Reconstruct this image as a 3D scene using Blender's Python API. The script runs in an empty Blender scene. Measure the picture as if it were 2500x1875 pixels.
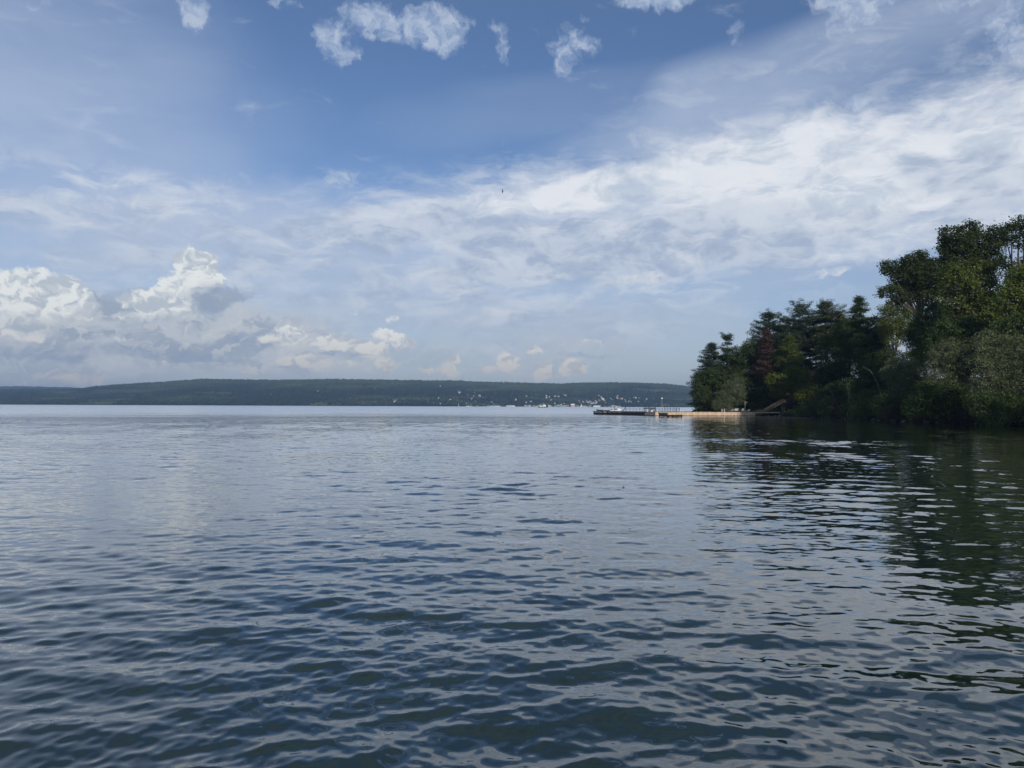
import bpy, math, random
import numpy as np
from mathutils import Vector, Matrix

scene = bpy.context.scene
COL = scene.collection
R = math.radians
random.seed(7)
RNG = np.random.default_rng(11)

# ------------------------------------------------------------------ camera
CAM_H = 2.9
CAM_M = Matrix.Translation((0, 0, CAM_H)) @ Matrix.Rotation(R(90 + 1.70), 4, 'X') @ Matrix.Rotation(R(0.22), 4, 'Z')
cam_data = bpy.data.cameras.new('camera')
cam_data.lens = 26.0; cam_data.sensor_width = 36.0
cam_data.clip_start = 0.1; cam_data.clip_end = 60000
cam = bpy.data.objects.new('camera', cam_data)
cam.matrix_world = CAM_M
COL.objects.link(cam); scene.camera = cam
FPX = 26.0 / 36.0 * 2500.0
M3 = CAM_M.to_3x3()

def ray(px, py):
    """direction in the world of a point of the 2500 x 1875 photograph, scaled so that y = 1"""
    v = M3 @ Vector(((px - 1250.0) / FPX, (937.5 - py) / FPX, -1.0))
    return v / v.y
def W(px, py, d):
    v = ray(px, py)
    return Vector((v.x * d, d, CAM_H + v.z * d))
def GX(px, d):                       # x on the ground plane at depth d
    return ray(px, 994).x * d
def AE(px, py):                      # azimuth / elevation in degrees
    v = ray(px, py)
    return math.degrees(math.atan2(v.x, v.y)), math.degrees(math.atan2(v.z, math.hypot(v.x, v.y)))

# ------------------------------------------------------------------ light
SUN_EL, SUN_AZ = 30.0, 159.0         # azimuth clockwise from the view direction (+Y)
sd = Vector((math.sin(R(SUN_AZ)) * math.cos(R(SUN_EL)), math.cos(R(SUN_AZ)) * math.cos(R(SUN_EL)), math.sin(R(SUN_EL))))
sun_l = bpy.data.lights.new('sun', 'SUN'); sun_l.energy = 3.4; sun_l.angle = R(0.6); sun_l.color = (1.0, 0.90, 0.76)
sun = bpy.data.objects.new('sun', sun_l); COL.objects.link(sun)
sun.rotation_euler = sd.to_track_quat('Z', 'Y').to_euler()
sun.location = sd * 300

scene.render.engine = 'CYCLES'
scene.view_settings.view_transform = 'Standard'
scene.view_settings.look = 'None'
scene.view_settings.exposure = 0.10
scene.view_settings.gamma = 1.0
scene.cycles.max_bounces = 8
scene.cycles.transparent_max_bounces = 8
scene.cycles.volume_bounces = 0

# ------------------------------------------------------------------ node helper
class NT:
    def __init__(s, nt): s.nt = nt
    def n(s, t, **kw):
        nd = s.nt.nodes.new(t)
        for k, v in kw.items(): setattr(nd, k, v)
        return nd
    def setin(s, nd, i, v):
        if v is None: return
        if isinstance(v, bpy.types.NodeSocket): s.nt.links.new(v, nd.inputs[i])
        else: nd.inputs[i].default_value = v
    def math(s, op, a, b=None, c=None, clamp=False):
        nd = s.n('ShaderNodeMath', operation=op, use_clamp=clamp)
        s.setin(nd, 0, a); s.setin(nd, 1, b); s.setin(nd, 2, c)
        return nd.outputs[0]
    def vmath(s, op, a, b=None, sc=None):
        nd = s.n('ShaderNodeVectorMath', operation=op)
        s.setin(nd, 0, a); s.setin(nd, 1, b)
        if sc is not None: s.setin(nd, 3, sc)
        return nd.outputs['Value'] if op in ('LENGTH', 'DOT_PRODUCT', 'DISTANCE') else nd.outputs['Vector']
    def ramp(s, x, a, b, c=0.0, d=1.0, kind='SMOOTHSTEP'):
        nd = s.n('ShaderNodeMapRange', interpolation_type=kind)
        for i, v in enumerate((x, a, b, c, d)): s.setin(nd, i, v)
        return nd.outputs[0]
    def noise(s, vec, scale, detail=2.0, rough=0.5, dist=0.0, color=False, lac=2.0):
        nd = s.n('ShaderNodeTexNoise'); nd.noise_dimensions = '3D'
        s.setin(nd, 'Vector', vec); nd.inputs['Scale'].default_value = scale
        nd.inputs['Detail'].default_value = detail; nd.inputs['Roughness'].default_value = rough
        nd.inputs['Distortion'].default_value = dist; nd.inputs['Lacunarity'].default_value = lac
        return nd.outputs['Color' if color else 'Fac']
    def mapping(s, vec, loc=(0, 0, 0), rot=(0, 0, 0), scl=(1, 1, 1), kind='POINT'):
        nd = s.n('ShaderNodeMapping', vector_type=kind)
        s.setin(nd, 0, vec); nd.inputs[1].default_value = loc; nd.inputs[2].default_value = rot; nd.inputs[3].default_value = scl
        return nd.outputs[0]
    def mix(s, f, a, b, blend='MIX'):
        nd = s.n('ShaderNodeMix', data_type='RGBA', blend_type=blend)
        s.setin(nd, 0, f); s.setin(nd, 6, a); s.setin(nd, 7, b)
        return nd.outputs[2]
    def comb(s, x, y, z=0.0):
        nd = s.n('ShaderNodeCombineXYZ')
        s.setin(nd, 0, x); s.setin(nd, 1, y); s.setin(nd, 2, z)
        return nd.outputs[0]
def S(r, g, b, a=1.0):               # sRGB 0..255 -> linear colour
    f = lambda c: (c / 255.0) / 12.92 if c <= 10.3 else ((c / 255.0 + 0.055) / 1.055) ** 2.4
    return (f(r), f(g), f(b), a)

# ------------------------------------------------------------------ world: sky with clouds
world = bpy.data.worlds.new('World'); scene.world = world; world.use_nodes = True
wt = world.node_tree; wt.nodes.clear(); N = NT(wt)
SKY_STR = 0.10
def SC(r, g, b, k=1.0):              # a sky colour as radiance before the background strength
    c = S(r, g, b); return (c[0] * k / SKY_STR, c[1] * k / SKY_STR, c[2] * k / SKY_STR, 1.0)
sky = N.n('ShaderNodeTexSky', sky_type='NISHITA'); sky.sun_disc = False
sky.sun_elevation = R(SUN_EL); sky.sun_rotation = R(SUN_AZ)
sky.altitude = 120; sky.air_density = 1.0; sky.dust_density = 0.6; sky.ozone_density = 2.0
dirv = N.n('ShaderNodeTexCoord').outputs['Generated']
sep = N.n('ShaderNodeSeparateXYZ'); N.setin(sep, 0, dirv)
X_, Y_, Z_ = sep.outputs
AZ = N.math('MULTIPLY', N.math('ARCTAN2', X_, Y_), 57.29578)
EL = N.math('MULTIPLY', N.math('ARCSINE', Z_), 57.29578)
P = N.comb(AZ, EL, 1.0)
# clouds lie in flat layers, so wisps are foreshortened: plane coordinates of a high layer
zc = N.math('MAXIMUM', Z_, 0.0)
zz = N.math('ADD', zc, 0.10)
PL = N.comb(N.math('DIVIDE', X_, zz), N.math('DIVIDE', Y_, zz), 0.0)

def blobs(coord, items, soft=0.0):
    """fuzzy union of ellipses, given by photo pixels (px, py, rx, ry, angle, weight)"""
    acc = None
    for it in items:
        px, py, rx, ry = it[:4]; ang = it[4] if len(it) > 4 else 0.0; wgt = it[5] if len(it) > 5 else 1.0
        a, e = AE(px, py); k = 57.3 / FPX
        ca, sa = math.cos(R(ang)), math.sin(R(ang)); ax, bx = rx * k, ry * k
        p = N.vmath('DOT_PRODUCT', coord, (ca / ax, sa / ax, -(a * ca + e * sa) / ax))
        q = N.vmath('DOT_PRODUCT', coord, (-sa / bx, ca / bx, -(-a * sa + e * ca) / bx))
        l = N.math('MULTIPLY_ADD', q, q, N.math('MULTIPLY', p, p))
        f = N.ramp(l, 1.82, soft * soft, 0.0, wgt, 'SMOOTHSTEP')
        acc = f if acc is None else N.math('MAXIMUM', acc, f)
    return acc
def warp(coord, scale, amt, detail=3, stretch=(1, 1, 1), seed=0.0):
    c = N.mapping(coord, loc=(seed, seed * 0.7, seed * 1.3), scl=stretch)
    nx = N.noise(c, scale, detail, 0.55)
    ny = N.noise(N.vmath('ADD', c, (17.3, 9.1, 4.4)), scale, detail, 0.55)
    v = N.comb(N.math('MULTIPLY_ADD', nx, amt, -0.5 * amt), N.math('MULTIPLY_ADD', ny, amt * 0.6, -0.3 * amt), 0.0)
    return N.vmath('ADD', coord, v)


def band(x, half):                   # noise 0..1 -> -half..half
    return N.math('MULTIPLY_ADD', x, 2 * half, -half)
skyc = N.mix(1.0, sky.outputs[0], (0.73, 0.82, 0.97, 1), 'MULTIPLY')

# 1. thin high veil all round, thicker low down
veilF = N.noise(N.mapping(P, scl=(0.35, 1.0, 1), rot=(0, 0, R(-10))), 0.17, 5, 0.6, 0.3)
P1 = warp(P, 0.12, 8.0, 2, (0.5, 1, 1), 3.0)
elv = N.ramp(EL, 20.0, 6.0, 0.0, 0.80)
vn = N.ramp(veilF, 0.30, 0.66, 0.62, 1.20, 'LINEAR')
veilcol = N.mix(N.ramp(EL, 1, 13), SC(182, 188, 196), SC(178, 191, 213))
over = N.math('MULTIPLY', N.ramp(EL, 25.5, 46.0, 0.0, 0.90), N.ramp(veilF, 0.34, 0.56, 0.60, 1.0))
skyc = N.mix(over, skyc, SC(130, 147, 156))
base = N.mix(N.math('MULTIPLY', elv, vn, clamp=True), skyc, veilcol)

# --- only in front
haz = blobs(P1, [(-150, 230, 620, 330, 0, 0.58), (150, 470, 620, 120, 0, .55), (1950, 190, 560, 90, 12, .55), (1300, 270, 420, 60, 5, .16),
                 (1500, 560, 900, 150, 6, .86), (700, 620, 900, 150, 0, .82), (2350, 640, 500, 110, 10, .55), (2300, 330, 400, 140, 0, .4)])
gap = blobs(P1, [(2030, 715, 330, 58, 14, .8), (1780, 800, 200, 60, 10, .5)])
v = N.math('MULTIPLY', N.math('MAXIMUM', elv, haz), vn)
v = N.math('MULTIPLY', v, N.ramp(gap, 0, 1, 1.0, 0.58, 'LINEAR'), clamp=True)
col = N.mix(v, skyc, veilcol)

# 2. the wide bright sheet on the right, feathered upwards, and the mottled grey bank under it
P2 = warp(P, 0.22, 4.6, 5, (0.55, 1, 1), 9.0)
nA = N.noise(N.mapping(P2, scl=(0.34, 1.0, 1), rot=(0, 0, R(12))), 0.42, 6, 0.64, 0.3)
nB = N.noise(N.mapping(P2, loc=(4, 7, 0), scl=(0.45, 1.0, 1), rot=(0, 0, R(8))), 0.62, 7, 0.62, 0.3)
sheet = blobs(P2, [(1480, 455, 330, 46, 10, .95), (1830, 400, 320, 90, 8, 1.1), (1810, 325, 110, 46, 8, .8), (2150, 420, 330, 120, 8, 1.15), (2430, 360, 260, 130, 4, 1.1),
                   (2230, 285, 240, 34, 10, .85), (2330, 560, 300, 40, 8, .7), (1950, 480, 280, 60, 0, .95), (1180, 500, 300, 34, 8, .6), (2000, 330, 200, 20, 10, .7), (1650, 365, 320, 60, 10, .5), (2250, 245, 320, 60, 8, .48), (1350, 430, 300, 50, 8, .45)], 0.0)
sF = N.ramp(N.math('ADD', sheet, band(nA, 0.95)), 0.14, 1.05, 0.0, 0.94)
shcol = N.mix(N.ramp(nB, 0.38, 0.58), SC(194, 205, 218), SC(228, 231, 236))
col = N.mix(sF, col, shcol)
nC = N.noise(N.mapping(P2, loc=(14, 3, 0), scl=(0.42, 1.0, 1), rot=(0, 0, R(6))), 0.46, 7, 0.60, 0.4)
bank = blobs(P2, [(1480, 610, 560, 86, 3, 1.05), (1900, 600, 300, 60, 8, .85), (1050, 570, 380, 66, 0, .85), (620, 640, 500, 100, 0, .6), (2440, 490, 170, 50, 20, .9), (1100, 780, 700, 110, 0, .6), (150, 530, 330, 60, 4, .6), (2280, 420, 80, 50, -30, .75), (2400, 430, 80, 70, 0, .8)], 0.2)
bF = N.ramp(N.math('ADD', bank, band(nC, 0.8)), 0.28, 0.92, 0.0, 0.82)
bkcol = N.mix(N.ramp(nB, 0.38, 0.62), SC(160, 175, 198), SC(198, 207, 220))
col = N.mix(bF, col, bkcol)
nD = N.noise(N.mapping(P2, loc=(31, 3, 0), scl=(0.34, 1.0, 1), rot=(0, 0, R(7))), 0.62, 8, 0.64, 0.5)
wz = blobs(P1, [(1900, 230, 560, 90, 10, .35), (1500, 570, 900, 190, 4, 1.0), (300, 500, 420, 80, -3, .9), (1000, 600, 500, 110, 0, .7), (2200, 400, 400, 160, 0, .8), (700, 720, 700, 90, 0, .45)])
col = N.mix(N.math('MULTIPLY', N.ramp(nD, 0.46, 0.70), N.math('MULTIPLY', wz, 0.80)), col, SC(212, 218, 227))

# 3. small ragged fair-weather puffs high up and single bright scraps
P3 = warp(P, 0.8, 2.3, 5, (1, 1, 1), 21.0)
P3 = warp(P3, 3.2, 0.45, 3, (1, 1, 1), 5.0)
nE = N.noise(P3, 0.9, 7, 0.62, 0.2)
puffs = [(478, 25, 36, 48, 20, .80), (905, 45, 90, 36, 0, .9), (1050, 62, 96, 44, 5, .95), (1075, 105, 60, 26, 0, .9), (820, 100, 40, 50, 30, .8), (1135, 45, 34, 20, 0, .6), (860, 125, 34, 24, 0, .6), (940, 80, 80, 22, 0, .7),
         (690, 5, 60, 12, 0, .5), (1222, 112, 22, 50, 15, .62), (1385, 120, 52, 44, 30, .72), (1440, 108, 40, 24, 0, .62), (1420, 45, 12, 14, 0, .5), (1620, -8, 120, 26, 0, 1.0), (2070, 5, 80, 44, -25, .9), (2150, -5, 60, 18, 0, .8), (2045, 70, 30, 20, 0, .6),
         (2480, 80, 44, 76, 25, .78), (2420, 120, 34, 40, 30, .5), (2350, 6, 60, 20, 0, .6), (1795, 85, 18, 26, -30, .45), (100, 10, 36, 14, 30, .5), (830, 432, 46, 22, 8, .72), (790, 420, 20, 12, 0, .5), (2085, 252, 28, 13, 5, .8), (2380, 243, 70, 9, 0, .75), (570, 440, 90, 22, 10, .5),
         (310, 492, 54, 20, 18, .68), (140, 480, 110, 12, 8, .5), (1560, 680, 80, 11, 4, .85), (1520, 688, 28, 12, 0, .7), (2030, 664, 46, 10, 6, .8), (1290, 424, 12, 9, 0, .5)]
pF = N.ramp(N.math('ADD', blobs(P3, puffs, 0.0), band(nE, 0.85)), 0.22, 1.05, 0.0, 0.80)
hi = N.ramp(EL, 8, 18)
pcol = N.mix(N.ramp(nE, 0.40, 0.62), N.mix(hi, SC(204, 211, 220), SC(160, 178, 206)), N.mix(hi, SC(222, 224, 226), SC(184, 196, 214)))
col = N.mix(pF, col, pcol)
front = col

# 4. cumulus low over the far shore: a grey layer and sunlit towers on it
P4 = warp(P, 0.6, 2.4, 6, (0.8, 1, 1), 40.0)
P4 = warp(P4, 1.9, 1.1, 3, (0.8, 1, 1), 11.0)
def bil(coord, seed):                # rounded cauliflower pattern
    nd = N.n('ShaderNodeTexVoronoi', feature='F1', voronoi_dimensions='2D')
    N.setin(nd, 'Vector', N.mapping(coord, loc=(seed, seed, 0))); nd.inputs['Scale'].default_value = 0.62
    nd.inputs['Detail'].default_value = 2.0; nd.inputs['Roughness'].default_value = 0.55
    return nd.outputs['Distance']
b0 = bil(P4, 0.0); b1 = bil(N.vmath('ADD', P4, (-0.20, 0.28, 0.0)), 0.0)
rel = N.math('SUBTRACT', b1, b0)     # > 0 where a puff faces up and left
nG = N.noise(N.mapping(P4, scl=(0.50, 1, 1)), 0.50, 7, 0.62, 0.3)
nH = N.noise(P4, 0.9, 6, 0.62, 0.2)
low = blobs(P4, [(250, 820, 440, 72, 0, 1.25), (560, 815, 260, 56, 0, 1.0), (120, 785, 260, 80, 0, 1.25), (420, 780, 210, 70, 0, 1.2), (600, 880, 440, 40, 0, .8), (150, 900, 300, 34, 0, .75), (950, 870, 260, 40, 0, .65), (1330, 900, 240, 36, 0, .6), (1400, 850, 160, 20, 0, .5)], 0.1)
lF = N.ramp(N.math('ADD', low, band(nG, 0.8)), 0.30, 0.95, 0.0, 0.92)
lcol = N.mix(N.ramp(nG, 0.40, 0.58), SC(154, 166, 182), SC(190, 196, 203))
lcol = N.mix(N.ramp(N.math('ADD', rel, band(nH, 0.3)), 0.06, 0.30, 0, 0.6), lcol, SC(204, 206, 206))
col = N.mix(lF, col, lcol)
tow = blobs(P4, [(482, 655, 44, 48, 0, 1.3), (462, 705, 64, 54, 0, 1.3), (425, 742, 110, 34, 0, 1.15), (505, 690, 38, 40, 0, 1.15), (390, 775, 120, 22, 0, .75), (90, 710, 92, 44, 0, 1.3), (30, 738, 80, 56, 0, 1.3), (130, 735, 60, 32, 0, .95), (60, 815, 90, 18, 0, .7), (190, 765, 120, 20, 0, .6),
                 (700, 820, 40, 24, 10, 1.05), (665, 828, 28, 18, 0, 1.0), (520, 790, 34, 14, 0, .9), (830, 842, 78, 22, -5, 1.1), (960, 828, 60, 20, -14, 1.05), (905, 850, 40, 24, 0, 1.0), (735, 884, 60, 16, 0, .9), (950, 890, 34, 22, -10, .8), (860, 885, 40, 14, 0, .7), (600, 900, 60, 14, 0, .6),
                 (1100, 898, 26, 30, -25, 1.05), (1240, 886, 40, 26, 0, 1.05), (1320, 910, 22, 24, 10, 1.05), (1398, 894, 38, 22, 0, 1.05), (1310, 858, 26, 14, 0, .75), (1060, 905, 30, 14, 0, .7), (1180, 905, 30, 12, 0, .6), (1420, 840, 60, 12, 0, .55), (960, 780, 16, 9, 0, .55), (860, 763, 14, 8, 0, .5), (415, 888, 14, 8, 0, .7), (120, 925, 140, 22, -5, .6), (320, 835, 44, 12, 0, .55)], 0.15)
tF = N.ramp(N.math('ADD', tow, band(nH, 0.85)), 0.40, 0.82, 0.0, 0.95)
warm = N.ramp(EL, 2.0, 7.0)
lit = N.mix(warm, SC(210, 206, 200), SC(230, 233, 231))
shd = N.mix(warm, SC(182, 186, 190), SC(184, 193, 203))
tcol = N.mix(N.ramp(N.math('ADD', N.math('MULTIPLY', rel, 0.8), band(nG, 0.7)), -0.28, 0.16), shd, lit)
sidx = blobs(P4, [(540, 742, 70, 40, 0, 1.0), (470, 800, 160, 30, 0, .8), (150, 800, 120, 22, 0, .5)])
tcol = N.mix(N.math('MULTIPLY', sidx, 0.85), tcol, SC(158, 171, 188))
col = N.mix(tF, col, tcol)
dk = blobs(P4, [(560, 722, 46, 26, 0, 1.0), (520, 742, 50, 22, 0, .95), (830, 866, 120, 7, 3, .75), (1440, 868, 110, 8, -3, .6), (330, 864, 330, 18, -2, .7), (60, 862, 200, 18, 0, .7), (610, 838, 80, 22, -20, .65)], 0.2)
dF = N.ramp(N.math('ADD', dk, band(nH, 0.5)), 0.42, 0.95, 0.0, 0.75)
col = N.mix(dF, col, SC(142, 157, 180))

def background(c):
    nd = N.n('ShaderNodeBackground'); N.setin(nd, 0, c); nd.inputs[1].default_value = SKY_STR
    return nd.outputs[0]
def mixsh(f, a, b):
    nd = N.n('ShaderNodeMixShader'); N.setin(nd, 0, f); N.setin(nd, 1, a); N.setin(nd, 2, b)
    return nd.outputs[0]
# each direction only evaluates the layers that reach it
is_low = N.math('LESS_THAN', EL, 15.0)
is_front = N.math('MULTIPLY', N.math('LESS_THAN', N.math('ABSOLUTE', AZ), 75.0), N.math('LESS_THAN', N.math('ABSOLUTE', N.math('SUBTRACT', EL, 29.0)), 30.0))
fr = mixsh(is_low, background(front), background(col))
wo = N.n('ShaderNodeOutputWorld'); wt.links.new(mixsh(is_front, background(base), fr), wo.inputs[0])
world.cycles.sampling_method = 'MANUAL'; world.cycles.sample_map_resolution = 256

# ================================================================== mesh helpers
def link(o, parent=None):
    COL.objects.link(o)
    if parent is not None: o.parent = parent
    return o
def mesh_np(name, verts, faces, mat=None, parent=None, smooth=False, mat_idx=None):
    """verts (n,3) array, faces = list of lists or (m,k) array"""
    me = bpy.data.meshes.new(name)
    verts = np.asarray(verts, dtype=np.float32)
    if isinstance(faces, np.ndarray):
        m, k = faces.shape
        me.vertices.add(len(verts)); me.vertices.foreach_set('co', verts.ravel())
        me.loops.add(m * k); me.loops.foreach_set('vertex_index', faces.astype(np.int32).ravel())
        me.polygons.add(m)
        me.polygons.foreach_set('loop_start', np.arange(0, m * k, k, dtype=np.int32))
        me.update(calc_edges=True)
    else:
        me.from_pydata([tuple(v) for v in verts], [], faces)
    mats = mat if isinstance(mat, (list, tuple)) else [mat]
    for mm in mats:
        if mm: me.materials.append(mm)
    if mat_idx is not None: me.polygons.foreach_set('material_index', np.asarray(mat_idx, dtype=np.int32))
    if smooth: me.polygons.foreach_set('use_smooth', np.ones(len(me.polygons), dtype=bool))
    me.update()
    o = bpy.data.objects.new(name, me)
    return link(o, parent)
def empty(name, loc=(0, 0, 0), rz=0.0):
    o = bpy.data.objects.new(name, None); o.location = loc; o.rotation_euler = (0, 0, rz)
    o.empty_display_size = 0.5
    return link(o)
def tag(o, label=None, cat=None, group=None, kind=None):
    if label: o['label'] = label
    if cat: o['category'] = cat
    if group: o['group'] = group
    if kind: o['kind'] = kind
    return o
def copy_tree(o, parent=None):
    c = o.copy(); COL.objects.link(c)
    if parent is not None: c.parent = parent
    for ch in list(o.children): copy_tree(ch, c)
    return c

class MB:
    """collects boxes, tubes and bars, and links them as one mesh object"""
    def __init__(s): s.v = []; s.f = []; s.mi = []
    def _add(s, vs, fs, mi=0):
        b = len(s.v); s.v += [tuple(v) for v in vs]; s.f += [[b + i for i in f] for f in fs]; s.mi += [mi] * len(fs)
    def box(s, c, d, rz=0.0, rx=0.0, mi=0, bev=0.0, ry=0.0):
        x, y, z = (k / 2 for k in d)
        M = Matrix.Translation(c) @ Matrix.Rotation(rz, 4, 'Z') @ Matrix.Rotation(ry, 4, 'Y') @ Matrix.Rotation(rx, 4, 'X')
        if bev <= 0:
            vs = [M @ Vector((i * x, j * y, k * z)) for k in (-1, 1) for j in (-1, 1) for i in (-1, 1)]
            s._add(vs, [[0, 2, 3, 1], [4, 5, 7, 6], [0, 1, 5, 4], [2, 6, 7, 3], [0, 4, 6, 2], [1, 3, 7, 5]], mi)
        else:
            b = bev; ring = [(x - b, y), (x, y - b), (x, -y + b), (x - b, -y), (-x + b, -y), (-x, -y + b), (-x, y - b), (-x + b, y)]
            inn = [(px * (1 - b / x), py * (1 - b / y)) for px, py in ring]
            lv = [[(px, py, -z) for px, py in inn], [(px, py, -z + b) for px, py in ring], [(px, py, z - b) for px, py in ring], [(px, py, z) for px, py in inn]]
            vs = [M @ Vector(p) for L in lv for p in L]; fs = []
            for a in range(3):
                for i in range(8): j = (i + 1) % 8; fs.append([a * 8 + j, a * 8 + i, a * 8 + 8 + i, a * 8 + 8 + j][::-1])
            fs.append(list(range(8))); fs.append([24 + i for i in range(8)][::-1])
            s._add(vs, fs, mi)
        return s
    def tube(s, pts, rad, sides=7, mi=0, cap=True):
        pts = [Vector(p) for p in pts]; n = len(pts)
        if not hasattr(rad, '__len__'): rad = [rad] * n
        up = Vector((0.13, 0.21, 1.0)).normalized(); rings = []; fs = []
        for i, p in enumerate(pts):
            t = (pts[min(i + 1, n - 1)] - pts[max(i - 1, 0)])
            t = t.normalized() if t.length > 1e-9 else Vector((0, 0, 1))
            ref = up if abs(t.dot(up)) < 0.95 else Vector((1, 0, 0.1)).normalized()
            a = t.cross(ref).normalized(); b = t.cross(a)
            for k in range(sides):
                an = 2 * math.pi * k / sides
                rings.append(p + (a * math.cos(an) + b * math.sin(an)) * rad[i])
        for i in range(n - 1):
            for k in range(sides):
                k2 = (k + 1) % sides
                fs.append([i * sides + k, i * sides + k2, (i + 1) * sides + k2, (i + 1) * sides + k])
        if cap: fs.append(list(range(sides))[::-1]); fs.append([(n - 1) * sides + k for k in range(sides)])
        s._add(rings, fs, mi); return s
    def bar(s, p, q, w, mi=0): return s.tube([p, q], w * 0.62, 4, mi)
    def quad(s, a, b, c, d, mi=0): s._add([a, b, c, d], [[0, 1, 2, 3]], mi); return s
    def poly(s, vs, fs, mi=0): s._add(vs, fs, mi); return s
    def build(s, name, mat, parent=None, smooth=False):
        return mesh_np(name, s.v, s.f, mat, parent, smooth, s.mi if isinstance(mat, (list, tuple)) else None)

# ------------------------------------------------------------------ materials
def new_mat(name):
    m = bpy.data.materials.new(name); m.use_nodes = True; t = m.node_tree; t.nodes.clear()
    n = NT(t); out = n.n('ShaderNodeOutputMaterial'); return m, n, out
def L3(c): return (c[0], c[1], c[2], 1.0)
def simple_mat(name, c1, c2=None, scale=4.0, rough=0.75, stretch=(1, 1, 1), bump=0.0, metal=0.0, detail=4, spec=0.4):
    m, n, out = new_mat(name)
    tc = n.n('ShaderNodeTexCoord').outputs['Object']
    nz = n.noise(n.mapping(tc, scl=stretch), scale, detail, 0.6, 0.2)
    c2 = c2 or tuple(k * 0.7 for k in c1)
    col = n.mix(n.ramp(nz, 0.32, 0.68), L3(c2), L3(c1))
    p = n.n('ShaderNodeBsdfPrincipled'); n.setin(p, 'Base Color', col)
    p.inputs['Roughness'].default_value = rough; p.inputs['Metallic'].default_value = metal
    p.inputs['Specular IOR Level'].default_value = spec
    if bump > 0:
        b = n.n('ShaderNodeBump'); b.inputs['Strength'].default_value = 0.6; b.inputs['Distance'].default_value = bump
        n.setin(b, 'Height', nz); n.setin(p, 'Normal', b.outputs[0])
    m.node_tree.links.new(p.outputs[0], out.inputs[0]); return m
def foliage_mat(name, dark, lightc, trans=0.3, patch=0.4, gloss=0.03):
    """leaves: each leaf (mesh island) its own shade, drifting over the crown"""
    m, n, out = new_mat(name)
    geo = n.n('ShaderNodeNewGeometry'); pos = geo.outputs['Position']; rnd = geo.outputs['Random Per Island']
    nz = n.noise(pos, patch, 3, 0.6)
    f = n.math('ADD', n.math('MULTIPLY', rnd, 0.35), n.ramp(nz, 0.32, 0.68, 0.0, 0.65))
    col = n.mix(f, L3(dark), L3(lightc))
    d = n.n('ShaderNodeBsdfDiffuse'); n.setin(d, 0, col)
    t = n.n('ShaderNodeBsdfTranslucent'); n.setin(t, 0, n.mix(0.5, col, L3((lightc[0] * 1.4, lightc[1] * 1.5, lightc[2] * 0.7))))
    g = n.n('ShaderNodeBsdfGlossy'); g.inputs['Roughness'].default_value = 0.45; g.inputs[0].default_value = (0.5, 0.5, 0.5, 1)
    ms = n.n('ShaderNodeMixShader'); ms.inputs[0].default_value = trans
    l = m.node_tree.links; l.new(d.outputs[0], ms.inputs[1]); l.new(t.outputs[0], ms.inputs[2])
    m2 = n.n('ShaderNodeMixShader'); m2.inputs[0].default_value = gloss * 0.5
    l.new(ms.outputs[0], m2.inputs[1]); l.new(g.outputs[0], m2.inputs[2]); l.new(m2.outputs[0], out.inputs[0])
    return m

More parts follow.
